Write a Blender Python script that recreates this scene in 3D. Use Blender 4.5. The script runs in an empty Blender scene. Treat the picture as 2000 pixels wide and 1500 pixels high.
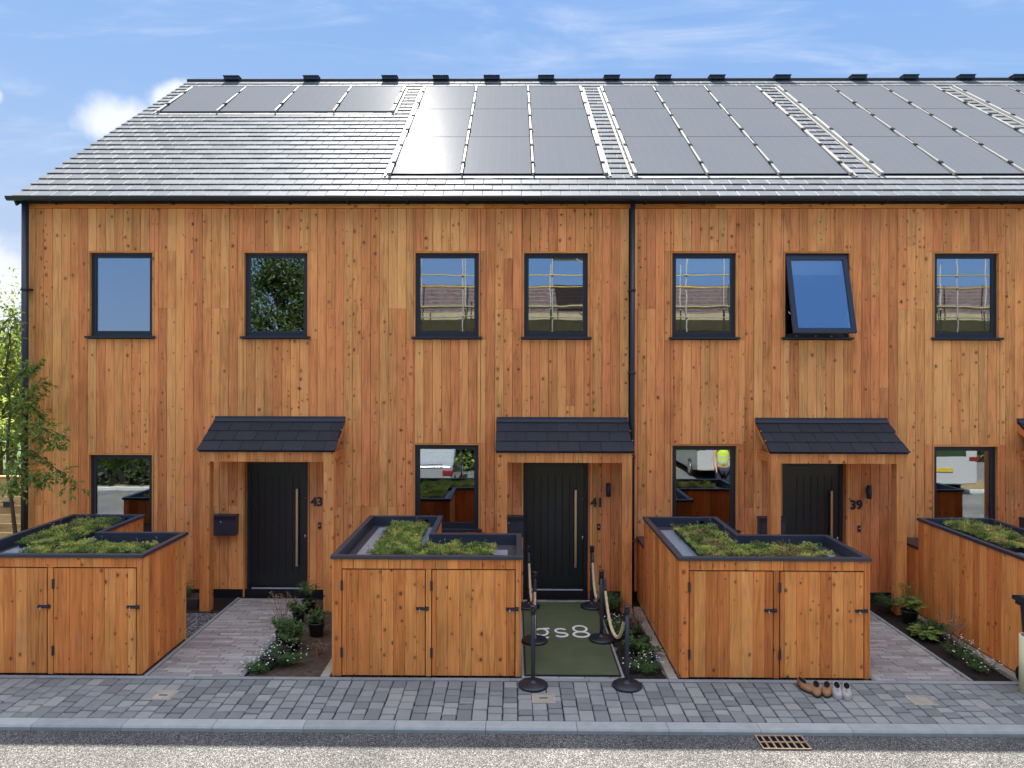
import bpy, math, random
from mathutils import Vector, Matrix, noise
rad = math.radians
S = bpy.context.scene
COL = S.collection
# ------------------------------------------------------------------ camera
cam_data = bpy.data.cameras.new("camera")
cam = bpy.data.objects.new("camera", cam_data); COL.objects.link(cam)
cam_data.sensor_width = 36; cam_data.lens = 1386/2000*36
cam_data.shift_x = .005; cam_data.shift_y = -.016
cam_data.clip_start = .1; cam_data.clip_end = 3000
M3 = Matrix.Rotation(rad(.54), 3, 'Z') @ Matrix.Rotation(rad(90), 3, 'X') @ Matrix.Rotation(rad(.13), 3, 'Z')
cam.matrix_world = Matrix.Translation((0, -11.09, 3.6)) @ M3.to_4x4()
S.camera = cam
S.render.resolution_x = 1024; S.render.resolution_y = 768
S.view_settings.view_transform = 'Standard'; S.view_settings.look = 'None'
S.view_settings.gamma = 1; S.view_settings.exposure = 2.62
# ------------------------------------------------------------------ sun and sky
SUN = Vector((-.125, .542, .841)).normalized()
sun_data = bpy.data.lights.new("sun", 'SUN'); sun_data.energy = 2.6; sun_data.angle = rad(.5)
sun_data.color = (1, .95, .87)
sun = bpy.data.objects.new("sun", sun_data); COL.objects.link(sun)
sun.rotation_euler = SUN.to_track_quat('Z', 'Y').to_euler(); sun.location = (0, 0, 30)
W = bpy.data.worlds.new("World"); S.world = W; W.use_nodes = True

class NT:
    def __init__(s, tree): s.t = tree; s.n = tree.nodes; s.l = tree.links; s.n.clear()
    def node(s, typ, **kw):
        ins = kw.pop('ins', {}); nd = s.n.new(typ)
        for k, v in kw.items(): setattr(nd, k, v)
        for k, v in ins.items(): s.set(nd.inputs[k], v)
        return nd
    def set(s, sock, v):
        if isinstance(v, bpy.types.NodeSocket): s.l.new(v, sock)
        elif isinstance(v, bpy.types.Node): s.l.new(v.outputs[0], sock)
        else: sock.default_value = v
    def m(s, op, a, b=0.0, c=None, clamp=False):
        nd = s.n.new('ShaderNodeMath'); nd.operation = op; nd.use_clamp = clamp
        s.set(nd.inputs[0], a); s.set(nd.inputs[1], b)
        if c is not None: s.set(nd.inputs[2], c)
        return nd.outputs[0]
    def mix(s, f, a, b, mode='MIX'):
        nd = s.n.new('ShaderNodeMix'); nd.data_type = 'RGBA'; nd.blend_type = mode
        s.set(nd.inputs[0], f)
        for i, v in ((6, a), (7, b)):
            if isinstance(v, (tuple, list)) and len(v) == 3: v = (*v, 1)
            s.set(nd.inputs[i], v)
        return nd.outputs[2]
    def ramp(s, f, stops, interp='LINEAR'):
        nd = s.n.new('ShaderNodeValToRGB'); cr = nd.color_ramp; cr.interpolation = interp
        while len(cr.elements) > 1: cr.elements.remove(cr.elements[-1])
        for i, (p, c) in enumerate(stops):
            e = cr.elements[0] if i == 0 else cr.elements.new(p)
            e.position = p; e.color = (c, c, c, 1) if isinstance(c, (int, float)) else (*c, 1)
        s.set(nd.inputs[0], f); return nd.outputs[0]
    def noise(s, vec, scale, detail=3, rough=.5, dist=0):
        nd = s.node('ShaderNodeTexNoise', ins={'Scale': scale, 'Detail': detail, 'Roughness': rough, 'Distortion': dist})
        if vec is not None: s.set(nd.inputs['Vector'], vec)
        return nd.outputs[0]
    def smooth(s, v, a, b):
        nd = s.n.new('ShaderNodeMapRange'); nd.interpolation_type = 'SMOOTHSTEP'
        s.set(nd.inputs[0], v); nd.inputs[1].default_value = a; nd.inputs[2].default_value = b
        return nd.outputs[0]

def world():
    g = NT(W.node_tree)
    sky = g.node('ShaderNodeTexSky', sky_type='NISHITA', sun_disc=False)
    sky.sun_elevation = math.asin(SUN.z); sky.sun_rotation = math.atan2(SUN.x, SUN.y) % (2*math.pi)
    sky.altitude = 50; sky.air_density = 1.0; sky.dust_density = .25; sky.ozone_density = 2.4
    tc = g.node('ShaderNodeTexCoord')
    sep = g.node('ShaderNodeSeparateXYZ', ins={0: tc.outputs['Generated']})
    x, y, z = sep.outputs
    front = g.m('GREATER_THAN', y, .05)
    ys = g.m('MAXIMUM', y, .05)
    u = g.m('DIVIDE', x, ys); v = g.m('DIVIDE', z, ys)
    vec = g.node('ShaderNodeCombineXYZ', ins={0: u, 1: v, 2: 0.3}).outputs[0]
    big = g.noise(vec, 7, 7, .55, .2)
    bias = g.m('MULTIPLY', g.m('SUBTRACT', big, .5), 1.9)
    masks = None
    # cumulus banks: direction (u, v), half sizes, brightness
    for cu, cv, su, sv in ((-.56, .348, .088, .046), (-.475, .375, .06, .038), (-.76, .11, .14, .10), (-.745, .385, .03, .02), (-.9, .5, .12, .05), (.95, .35, .12, .06)):
        du = g.m('DIVIDE', g.m('SUBTRACT', u, cu), su); dv = g.m('DIVIDE', g.m('SUBTRACT', v, cv), sv)
        r = g.m('SQRT', g.m('ADD', g.m('MULTIPLY', du, du), g.m('MULTIPLY', dv, dv)))
        k = g.smooth(g.m('ADD', g.m('SUBTRACT', 1.0, r), bias), -.02, .55)
        masks = k if masks is None else g.m('MAXIMUM', masks, k)
    # thin high streaks
    wv = g.node('ShaderNodeMapping', ins={'Vector': vec, 'Rotation': (0, 0, rad(14)), 'Scale': (2.2, 11, 1)}).outputs[0]
    wisp = g.noise(wv, 1.3, 6, .6, .6)
    wisp = g.m('MULTIPLY', g.smooth(wisp, .48, .85), .42)
    cl = g.m('MAXIMUM', g.m('MULTIPLY', masks, .95), wisp)
    cl = g.m('MULTIPLY', cl, front)
    shade = g.noise(vec, 16, 4, .5)
    ccol = g.mix(shade, (.98, 1.04, 1.22), (1.2, 1.22, 1.3))
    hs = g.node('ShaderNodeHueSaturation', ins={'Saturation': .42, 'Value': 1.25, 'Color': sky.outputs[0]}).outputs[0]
    # deep clear air low down, overhead an added whiter fill for the shaded front
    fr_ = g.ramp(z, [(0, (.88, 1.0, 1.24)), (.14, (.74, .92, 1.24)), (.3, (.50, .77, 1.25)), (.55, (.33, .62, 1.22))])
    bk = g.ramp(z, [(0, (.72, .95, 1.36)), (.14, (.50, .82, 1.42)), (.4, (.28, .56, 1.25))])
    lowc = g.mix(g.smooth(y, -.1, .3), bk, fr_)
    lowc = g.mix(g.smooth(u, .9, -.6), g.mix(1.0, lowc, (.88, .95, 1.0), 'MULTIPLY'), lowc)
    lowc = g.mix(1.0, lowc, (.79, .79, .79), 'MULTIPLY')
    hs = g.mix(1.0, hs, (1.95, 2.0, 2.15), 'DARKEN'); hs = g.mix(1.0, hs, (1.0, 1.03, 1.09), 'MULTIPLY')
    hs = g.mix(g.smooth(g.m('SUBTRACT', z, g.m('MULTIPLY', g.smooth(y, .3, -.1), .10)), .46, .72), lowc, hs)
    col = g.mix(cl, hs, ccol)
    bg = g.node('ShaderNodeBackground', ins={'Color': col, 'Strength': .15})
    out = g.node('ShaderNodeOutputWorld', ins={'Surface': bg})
world()

# ------------------------------------------------------------------ mesh builder
ORG = {}
class MB:
    def __init__(s): s.v = []; s.f = []; s.uv = []; s.r = []; s.sm = []
    def face(s, pts, uvs=None, rnd=(.5, .5, .5), smooth=False):
        b = len(s.v); s.v += [tuple(p) for p in pts]; s.f.append(tuple(range(b, b+len(pts))))
        s.uv.append(uvs or [(p[0]+p[1], p[2]) for p in pts]); s.r.append(rnd); s.sm.append(smooth)
    def idx(s, verts, faces, rnd=(.5, .5, .5), smooth=False, uvf=None):
        b = len(s.v); s.v += [tuple(p) for p in verts]
        for f in faces:
            s.f.append(tuple(b+i for i in f)); s.uv.append([(verts[i][0]+verts[i][1], verts[i][2]) for i in f] if uvf is None else [uvf(verts[i]) for i in f])
            s.r.append(rnd); s.sm.append(smooth)
    def box(s, x0, x1, y0, y1, z0, z1, rnd=None, along=None):
        rnd = rnd or rnd3()
        d = (x1-x0, y1-y0, z1-z0)
        if along is None: along = d.index(max(d))
        P = [(x, y, z) for z in (z0, z1) for y in (y0, y1) for x in (x0, x1)]
        for q in ((0, 2, 3, 1), (4, 5, 7, 6), (0, 1, 5, 4), (2, 6, 7, 3), (0, 4, 6, 2), (1, 3, 7, 5)):
            pts = [P[i] for i in q]
            o = [a for a in range(3) if a != along]
            s.face(pts, [(p[o[0]]+p[o[1]], p[along]) for p in pts], rnd)
    def board(s, p, ax, al, nm, w, L, t=.02, c=.004, g=.003, rnd=None):
        """board with chamfered long edges: p corner on the front plane, ax across, al along, nm outward"""
        rnd = rnd or rnd3(); p, ax, al, nm = map(Vector, (p, ax, al, nm))
        if w < .015: c = .001; g = .001
        cs = [(g/2, -t), (g/2, -c), (g/2+c, 0), (w-g/2-c, 0), (w-g/2, -c), (w-g/2, -t)]
        a = [p+ax*u+nm*n for u, n in cs]; b = [q+al*L for q in a]
        v0 = p.dot(al)
        flip = ax.cross(al).dot(nm) < 0
        for i in range(5):
            q = [a[i], a[i+1], b[i+1], b[i]]; uv = [(cs[i][0], v0), (cs[i+1][0], v0), (cs[i+1][0], v0+L), (cs[i][0], v0+L)]
            if flip: q.reverse(); uv.reverse()
            s.face(q, uv, rnd)
        s.face(a if flip else a[::-1], [(cs[i][0], v0+cs[i][1]) for i in (range(6) if flip else range(5, -1, -1))], rnd)
        s.face(b[::-1] if flip else b, [(cs[i][0], v0+L) for i in range(6)], rnd)
    def tube(s, path, r, n=8, rnd=(.5, .5, .5), cap=True, smooth=True):
        path = [Vector(p) for p in path]; rings = []
        rr = r if isinstance(r, (list, tuple)) else [r]*len(path)
        t0 = (path[1]-path[0]).normalized()
        up = Vector((0, 0, 1)) if abs(t0.z) < .9 else Vector((1, 0, 0))
        a = t0.cross(up).normalized()
        b0 = len(s.v); dist = 0
        for i, p in enumerate(path):
            t = (path[min(i+1, len(path)-1)]-path[max(i-1, 0)]).normalized()
            a = (a - t*a.dot(t)).normalized(); b = t.cross(a)
            if i: dist += (p-path[i-1]).length
            for k in range(n):
                an = 2*math.pi*k/n; s.v.append(tuple(p+(a*math.cos(an)+b*math.sin(an))*rr[i]))
            rings.append(dist)
        for i in range(len(path)-1):
            for k in range(n):
                k2 = (k+1) % n
                s.f.append((b0+i*n+k, b0+i*n+k2, b0+(i+1)*n+k2, b0+(i+1)*n+k))
                s.uv.append([(k/n*.2, rings[i]), ((k+1)/n*.2, rings[i]), ((k+1)/n*.2, rings[i+1]), (k/n*.2, rings[i+1])])
                s.r.append(rnd); s.sm.append(smooth)
        if cap:
            for o, rev in ((b0, True), (b0+(len(path)-1)*n, False)):
                q = list(range(o, o+n)); q = q[::-1] if rev else q
                s.f.append(tuple(q)); s.uv.append([(0, 0)]*n); s.r.append(rnd); s.sm.append(False)
    def lathe(s, prof, c, n=24, rnd=(.5, .5, .5), sx=1, sy=1, smooth=True):
        b0 = len(s.v)
        for r, z in prof:
            for k in range(n):
                an = 2*math.pi*k/n; s.v.append((c[0]+r*sx*math.cos(an), c[1]+r*sy*math.sin(an), c[2]+z))
        for i in range(len(prof)-1):
            for k in range(n):
                k2 = (k+1) % n; q = (b0+i*n+k, b0+i*n+k2, b0+(i+1)*n+k2, b0+(i+1)*n+k)
                s.f.append(q); s.uv.append([(s.v[j][0], s.v[j][2]) for j in q]); s.r.append(rnd); s.sm.append(smooth)
    def prism(s, poly, a, b, axis='x', rnd=(.5, .5, .5)):
        """poly in the plane across axis, extruded from a to b"""
        def P(u, v, t): return {'x': (t, u, v), 'y': (u, t, v), 'z': (u, v, t)}[axis]
        n = len(poly); A = [P(u, v, a) for u, v in poly]; B = [P(u, v, b) for u, v in poly]
        ar = sum(poly[i][0]*poly[(i+1) % n][1]-poly[(i+1) % n][0]*poly[i][1] for i in range(n))
        pos = (ar > 0) != (axis == 'y')
        s.face(A[::-1] if pos else A, rnd=rnd); s.face(B if pos else B[::-1], rnd=rnd)
        for i in range(n):
            j = (i+1) % n; q = [A[i], A[j], B[j], B[i]]
            s.face(q if pos else q[::-1], rnd=rnd)
    def leaf(s, p, d, n, L, w, rnd, fold=.15):
        d = Vector(d).normalized(); n = Vector(n); sd = d.cross(n)
        if sd.length < 1e-3: sd = d.orthogonal()
        sd.normalize(); n = sd.cross(d)
        p = Vector(p); m = p+d*L*.5; t = p+d*L+n*(-L*fold)
        s.face([p, m+sd*w*.5+n*w*fold, t], None, rnd); s.face([p, t, m-sd*w*.5+n*w*fold], None, rnd)
    def build(s, name, mat, parent=None, bevel=0, merge=False):
        o = Vector(ORG.get(parent.name, (0, 0, 0))) if parent else Vector((0, 0, 0))
        me = bpy.data.meshes.new(name)
        me.from_pydata([tuple(Vector(p)-o) for p in s.v], [], s.f)
        me.uv_layers.new(name='UVMap'); me.color_attributes.new('rnd', 'FLOAT_COLOR', 'CORNER')
        uvl = me.uv_layers['UVMap']; at = me.color_attributes['rnd']
        uvs = []; cs = []
        for uv, r, f in zip(s.uv, s.r, s.f):
            for k in range(len(f)): uvs += uv[k]; cs += (r[0], r[1], r[2], 1)
        uvl.data.foreach_set('uv', uvs); at.data.foreach_set('color', cs)
        me.polygons.foreach_set('use_smooth', s.sm)
        me.materials.append(mat); me.update()
        ob = bpy.data.objects.new(name, me); COL.objects.link(ob)
        if parent: ob.parent = parent
        ORG[ob.name] = o
        if bevel:
            import bmesh
            bm = bmesh.new(); bm.from_mesh(me); bmesh.ops.remove_doubles(bm, verts=bm.verts, dist=1e-5); bm.to_mesh(me); bm.free()
            b = ob.modifiers.new('bevel', 'BEVEL'); b.width = bevel; b.segments = 2; b.limit_method = 'ANGLE'
        return ob

random.seed(7)
def rnd3(): return (random.random(), random.random(), random.random())
def U(a, b): return random.uniform(a, b)
def thing(name, label, cat, loc=(0, 0, 0), group=None):
    o = bpy.data.objects.new(name, None); COL.objects.link(o); o.location = loc; o.empty_display_size = .2
    ORG[o.name] = Vector(loc); return tag(o, label, cat, group)
def tag(o, label, cat, group=None):
    o['label'] = label; o['category'] = cat
    if group: o['group'] = group
    return o
def struct(o, kind='structure'): o['kind'] = kind; return o

# ------------------------------------------------------------------ materials
def mat(name):
    m = bpy.data.materials.new(name); m.use_nodes = True; return m, NT(m.node_tree)
def finish(g, bsdf):
    g.node('ShaderNodeOutputMaterial', ins={'Surface': bsdf})
def principled(g, **ins):
    return g.node('ShaderNodeBsdfPrincipled', ins={k.replace('_', ' '): (((*v, 1) if isinstance(v, tuple) and len(v) == 3 else v)) for k, v in ins.items()})
def bump(g, h, strength=.3, dist=.01):
    return g.node('ShaderNodeBump', ins={'Height': h, 'Strength': strength, 'Distance': dist}).outputs[0]
def plain(name, col, rough=.5, metal=0, spec=.5, var=.12, scale=8, bmp=0, coat=0, bscale=60):
    m, g = mat(name)
    pos = g.node('ShaderNodeNewGeometry').outputs['Position']
    n = g.noise(pos, scale, 4, .6)
    att = g.node('ShaderNodeAttribute', attribute_name='rnd').outputs['Color']
    sp = g.node('ShaderNodeSeparateColor', ins={0: att})
    f = g.m('ADD', g.m('MULTIPLY', g.m('SUBTRACT', n, .5), var*2.4), g.m('MULTIPLY', g.m('SUBTRACT', sp.outputs[0], .5), var))
    c = g.mix(1.0, col, g.node('ShaderNodeCombineXYZ', ins={0: g.m('ADD', 1, f), 1: g.m('ADD', 1, f), 2: g.m('ADD', 1, f)}).outputs[0], 'MULTIPLY')
    b = principled(g, Base_Color=c, Roughness=g.m('ADD', rough, g.m('MULTIPLY', g.m('SUBTRACT', n, .5), .2)), Metallic=metal, Specular_IOR_Level=spec, Coat_Weight=coat)
    if bmp: g.set(b.inputs['Normal'], bump(g, g.noise(pos, bscale, 3), bmp, .004))
    finish(g, b); return m

def wood(name, a, b_, c_, grey=.0, rough=.62, dark=1.0):
    """boards: rnd attribute picks each board's tone, uv runs across and along the grain"""
    m, g = mat(name)
    uv = g.node('ShaderNodeUVMap').outputs[0]
    att = g.node('ShaderNodeAttribute', attribute_name='rnd').outputs['Color']
    sc = g.node('ShaderNodeSeparateColor', ins={0: att}); r, gg, bb = sc.outputs[:3]
    off = g.node('ShaderNodeCombineXYZ', ins={0: g.m('MULTIPLY', gg, 37.0), 1: g.m('MULTIPLY', r, 53.0), 2: g.m('MULTIPLY', bb, 19.0)}).outputs[0]
    p = g.node('ShaderNodeVectorMath', operation='ADD', ins={0: uv, 1: off}).outputs[0]
    # knots
    kv = g.node('ShaderNodeMapping', ins={'Vector': p, 'Scale': (8.5, 7.0, 1)}).outputs[0]
    wob = g.node('ShaderNodeTexNoise', ins={'Vector': p, 'Scale': 22, 'Detail': 3}).outputs['Color']
    kv = g.mix(.16, kv, wob, 'ADD')
    vo = g.node('ShaderNodeTexVoronoi', voronoi_dimensions='2D', ins={'Vector': kv, 'Scale': 1.0, 'Randomness': 1.0})
    vc = g.node('ShaderNodeSeparateColor', ins={0: vo.outputs['Color']})
    thr = g.m('ADD', .96, g.m('MULTIPLY', g.m('POWER', bb, 1.5), -.60))
    has = g.m('GREATER_THAN', vc.outputs[0], thr)
    size = g.m('ADD', .052, g.m('MULTIPLY', g.m('POWER', vc.outputs[1], 2.5), .10))
    q = g.m('DIVIDE', vo.outputs['Distance'], size)
    knot = g.m('MULTIPLY', g.smooth(q, 1.25, .7), has)
    halo = g.m('MULTIPLY', g.smooth(q, 2.8, .8), has)
    # grain, bending round the knots
    gx = g.node('ShaderNodeMapping', ins={'Vector': p, 'Scale': (95, 1.7, 1)}).outputs[0]
    bend = g.node('ShaderNodeCombineXYZ', ins={0: g.m('MULTIPLY', halo, 2.2), 1: 0.0, 2: 0.0}).outputs[0]
    gx = g.node('ShaderNodeVectorMath', operation='ADD', ins={0: gx, 1: bend}).outputs[0]
    grain = g.noise(gx, 1.0, 4, .62, .7)
    broad = g.noise(g.node('ShaderNodeMapping', ins={'Vector': p, 'Scale': (14, .8, 1)}).outputs[0], 1.0, 3, .55, .8)
    cloud = g.noise(p, 2.6, 3, .5)
    ringp = g.node('ShaderNodeMapping', ins={'Vector': p, 'Scale': (26, 1.5, 1)}).outputs[0]
    rings = g.m('FRACT', g.m('MULTIPLY', g.noise(ringp, .33, 2, .4), 9.0))
    rings = g.m('MULTIPLY', g.smooth(g.m('ABSOLUTE', g.m('SUBTRACT', rings, .5)), .28, .5), .16)
    tone = g.ramp(r, [(0, a), (.34, b_), (.62, c_), (.86, b_), (1, a)])
    f = g.m('ADD', g.m('MULTIPLY', g.m('SUBTRACT', grain, .5), .75), g.m('MULTIPLY', g.m('SUBTRACT', broad, .5), .7))
    f = g.m('ADD', f, g.m('MULTIPLY', g.m('SUBTRACT', cloud, .5), .4))
    f = g.m('ADD', f, g.m('MULTIPLY', g.m('SUBTRACT', gg, .5), .30))
    pos = g.node('ShaderNodeNewGeometry').outputs['Position']
    wash = g.noise(g.node('ShaderNodeMapping', ins={'Vector': pos, 'Scale': (1.6, 1.6, .5)}).outputs[0], 1.0, 5, .6)   # patchy weathering over many boards
    f = g.m('MULTIPLY', g.m('ADD', 1.0, g.m('SUBTRACT', f, rings)), g.m('ADD', .83, g.m('MULTIPLY', wash, .36)))
    col = g.mix(1.0, tone, g.node('ShaderNodeCombineXYZ', ins={0: f, 1: g.m('POWER', g.m('MAXIMUM', f, .05), 1.12), 2: g.m('POWER', g.m('MAXIMUM', f, .05), 1.22)}).outputs[0], 'MULTIPLY')
    col = g.mix(g.m('MULTIPLY', halo, .5), col, (.36, .13, .045))
    col = g.mix(g.m('MULTIPLY', knot, g.m('ADD', .5, g.m('MULTIPLY', vc.outputs[2], .45))), col, (.115, .036, .014))
    # silvered, weathered boards and pale stains
    gr = g.smooth(g.m('ADD', g.m('MULTIPLY', gg, .8), g.m('MULTIPLY', cloud, .5)), 1.02-grey*.35, 1.25-grey*.35)
    col = g.mix(g.m('MULTIPLY', gr, .5), col, (.26, .17, .11))
    b = principled(g, Base_Color=col, Roughness=g.m('ADD', rough, g.m('MULTIPLY', grain, .12)), Specular_IOR_Level=.3)
    g.set(b.inputs['Normal'], bump(g, g.m('SUBTRACT', g.m('ADD', grain, broad), g.m('MULTIPLY', knot, .6)), .25, .003))
    finish(g, b); return m

MAT = {}
MAT['cladding'] = wood('larch_cladding', (.84, .275, .088), (.92, .345, .102), (.95, .435, .135))
MAT['trim'] = wood('larch_trim', (.76, .255, .07), (.82, .31, .085), (.88, .37, .11))
MAT['store'] = wood('cedar_store', (.72, .215, .050), (.82, .275, .064), (.88, .355, .09), grey=.1)
MAT['fencewood'] = wood('fence_wood', (.58, .34, .12), (.66, .42, .17), (.7, .48, .22))
MAT['black'] = plain('anthracite_metal', (.021, .027, .038), .42, 0, .5, .15)
MAT['frame'] = plain('window_frame_paint', (.026, .032, .043), .38, 0, .5, .1)
MAT['sashpaint'] = plain('sash_paint', (.026, .036, .055), .36, 0, .5, .1)
MAT['cap'] = plain('store_capping', (.036, .042, .056), .40, 0, .55, .25, 5)
MAT['membrane'] = plain('roof_membrane', (.05, .045, .05), .55, 0, .5, .35, 6)
MAT['sheet'] = plain('aluminium_sheet', (.36, .42, .50), .32, .35, .6, .22, 3)
MAT['door'] = plain('door_paint', (.017, .021, .021), .33, 0, .5, .03)
MAT['brass'] = plain('satin_brass', (.62, .50, .33), .32, .9, .5, .06)
MAT['steel'] = plain('steel', (.6, .61, .64), .28, .95, .5, .06)
MAT['sill'] = plain('bright_sill', (.75, .76, .8), .5, .3, .5, .03)
MAT['ridge'] = plain('ridge_tile', (.05, .053, .06), .85, 0, .1, .3)
MAT['plinth'] = plain('plinth_board', (.012, .012, .014), .6, 0, .4, .3)
MAT['void'] = plain('dark_cavity', (.008, .008, .008), .8, 0, .2, .3)
MAT['interior'] = plain('room_plaster', (.16, .15, .14), .8, 0, .2, .1)
MAT['blind'] = plain('blind_fabric', (.88, .88, .85), .8, 0, .2, .05)
MAT['pole'] = plain('stanchion_coat', (.016, .019, .026), .38, 0, .5, .1)
MAT['rope'] = plain('rope_fibre', (.58, .46, .28), .85, 0, .2, .3, 90, .6)
MAT['kerb'] = plain('kerb_concrete', (.33, .34, .325), .85, 0, .25, .22, 7, .35, bscale=160)
MAT['edging'] = plain('edging_concrete', (.26, .265, .26), .85, 0, .25, .25, 7, .35, bscale=160)
MAT['stoneblock'] = plain('edging_stone', (.36, .32, .27), .88, 0, .25, .3, 9, .4, bscale=120)
MAT['joint'] = plain('joint_sand', (.02, .022, .023), .95, 0, .1, .4, 40)
MAT['pot'] = plain('pot_plastic', (.05, .055, .06), .5, 0, .4, .2)
MAT['soil'] = plain('bed_soil', (.085, .062, .045), .95, 0, .1, .8, 14, 1.0, bscale=70)
MAT['darksoil'] = plain('bark_mulch', (.028, .022, .018), .95, 0, .1, .9, 20, 1.0, bscale=80)
MAT['bark'] = plain('tree_bark', (.10, .078, .055), .9, 0, .15, .4, 25, .5)
MAT['white'] = plain('white_paint', (.78, .78, .76), .4, 0, .5, .05)
MAT['rubber'] = plain('rubber', (.02, .02, .02), .7, 0, .3, .2)
MAT['silver'] = plain('car_silver', (.2, .21, .22), .25, .2, .5, .04, 2, coat=.8)
MAT['vanwhite'] = plain('van_white', (.33, .33, .33), .25, 0, .5, .03, 2, coat=.8)
MAT['redlamp'] = plain('red_lens', (.16, .012, .012), .15, 0, .5, .05)
MAT['yellow'] = plain('yellow_plate', (.4, .28, .03), .4, 0, .5, .05)
MAT['galv'] = plain('galvanised_tube', (.2, .19, .17), .7, .2, .5, .2)
MAT['scaffboard'] = plain('scaffold_board', (.3, .25, .16), .8, 0, .3, .3, 4)
MAT['render'] = plain('raw_blockwork', (.17, .125, .06), .9, 0, .2, .3, 3)
MAT['skin'] = plain('skin', (.42, .24, .17), .55, 0, .4, .08)
MAT['cloth'] = plain('dark_trousers', (.03, .035, .05), .85, 0, .2, .2)
MAT['bagwhite'] = plain('builders_bag', (.75, .76, .74), .8, 0, .2, .12, 6)
MAT['tubeplastic'] = plain('pale_tube', (.8, .76, .42), .5, 0, .4, .06, 2)
MAT['lilac'] = plain('tube_lining', (.5, .46, .62), .6, 0, .3, .06)
MAT['binplastic'] = plain('bin_plastic', (.018, .028, .030), .45, 0, .45, .15)
MAT['tanleather'] = plain('tan_leather', (.30, .15, .065), .6, 0, .35, .25, 30)
MAT['greyfabric'] = plain('grey_shoe_fabric', (.40, .37, .35), .85, 0, .2, .25, 40)
MAT['sole'] = plain('pale_sole', (.46, .40, .36), .7, 0, .3, .1)
MAT['darksole'] = plain('dark_sole', (.05, .035, .028), .7, 0, .3, .1)
MAT['grate'] = plain('rusty_cast_iron', (.40, .27, .17), .7, .1, .4, .35, 30)
MAT['cover'] = plain('cover_concrete', (.33, .29, .22), .85, 0, .3, .3, 20, .3)
MAT['hole'] = plain('drain_dark', (.006, .006, .007), .9, 0, .1, .2)

def hivis():
    m, g = mat('hivis_vest')
    z = g.node('ShaderNodeSeparateXYZ', ins={0: g.node('ShaderNodeNewGeometry').outputs['Position']}).outputs[2]
    b1 = g.m('LESS_THAN', g.m('ABSOLUTE', g.m('SUBTRACT', z, 1.02)), .028)
    b2 = g.m('LESS_THAN', g.m('ABSOLUTE', g.m('SUBTRACT', z, 1.15)), .028)
    col = g.mix(g.m('MAXIMUM', b1, b2), (.4, .55, .03), (.4, .4, .4))
    finish(g, principled(g, Base_Color=col, Roughness=.8)); return m
MAT['hivis'] = hivis()

def sheen(g, c, rough, amount, nb):
    d = principled(g, Base_Color=c, Roughness=.9, Specular_IOR_Level=0.0)
    a = g.node('ShaderNodeBsdfGlossy', ins={'Color': (1, 1, 1, 1), 'Roughness': rough, 'Normal': nb})
    b = g.node('ShaderNodeBsdfGlossy', ins={'Color': (1, 1, 1, 1), 'Roughness': .56, 'Normal': nb})
    g.set(d.inputs['Normal'], nb)
    m1 = g.node('ShaderNodeMixShader', ins={0: amount, 1: d, 2: a})
    return g.node('ShaderNodeMixShader', ins={0: amount*2.2, 1: m1, 2: b})
def slate(name, base, rough, var=.35, sh=.0055):
    m, g = mat(name)
    pos = g.node('ShaderNodeNewGeometry').outputs['Position']
    att = g.node('ShaderNodeAttribute', attribute_name='rnd').outputs['Color']
    sc = g.node('ShaderNodeSeparateColor', ins={0: att})
    n = g.noise(pos, 9, 5, .65); n2 = g.noise(pos, 55, 4, .6)
    f = g.m('ADD', 1-.5*var, g.m('MULTIPLY', sc.outputs[0], var)); f = g.m('MULTIPLY', f, g.m('ADD', .7, g.m('MULTIPLY', n, .6)))
    c = g.mix(1.0, base, g.node('ShaderNodeCombineXYZ', ins={0: f, 1: f, 2: f}).outputs[0], 'MULTIPLY')
    c = g.mix(g.m('GREATER_THAN', sc.outputs[2], 1.5), c, (base[0]*1.3, base[1]*1.3, base[2]*1.3))   # pale sawn edges; sun glint along the joints is put into this colour
    nb = bump(g, g.m('ADD', n2, g.m('MULTIPLY', n, 1.5)), .3, .004)
    finish(g, sheen(g, c, rough, sh, nb)); return m
MAT['slate'] = slate('roof_slate', (.15, .16, .168), .40, .28)
MAT['porchslate'] = slate('porch_slate', (.022, .025, .033), .6, .3, .01)
MAT['flashing'] = plain('porch_flashing', (.036, .044, .06), .45, 0, .5, .1)

def pv():
    m, g = mat('solar_glass')
    tcv = g.node('ShaderNodeUVMap').outputs[0]
    pos = g.node('ShaderNodeNewGeometry').outputs['Position']
    sx = g.node('ShaderNodeSeparateXYZ', ins={0: tcv})
    fx = g.m('ABSOLUTE', g.m('SUBTRACT', g.m('FRACT', g.m('MULTIPLY', sx.outputs[0], 6.0)), .5))
    line = g.m('GREATER_THAN', fx, .488)
    n = g.noise(pos, 1.2, 4, .6); n2 = g.noise(pos, 14, 4, .6)
    col = g.mix(g.m('MULTIPLY', line, .6), (.118, .13, .148), (.18, .19, .2))  # grey base stands in for the sky reflection, gloss being kept weak
    col = g.mix(g.m('MULTIPLY', n, .5), col, (.15, .152, .155))
    nb = bump(g, g.m('ADD', g.m('MULTIPLY', n, 4.0), n2), .05, .01)
    finish(g, sheen(g, col, .25, .0013, nb)); return m
MAT['pv'] = pv()
MAT['rail'] = plain('panel_rail', (.28, .275, .25), .6, .0, .3, .15)
MAT['panelframe'] = plain('panel_frame', (.018, .018, .02), .95, 0, 0, .1)
MAT['clamp'] = plain('panel_clamp', (.02, .02, .022), .8, 0, .1, .1)

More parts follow.
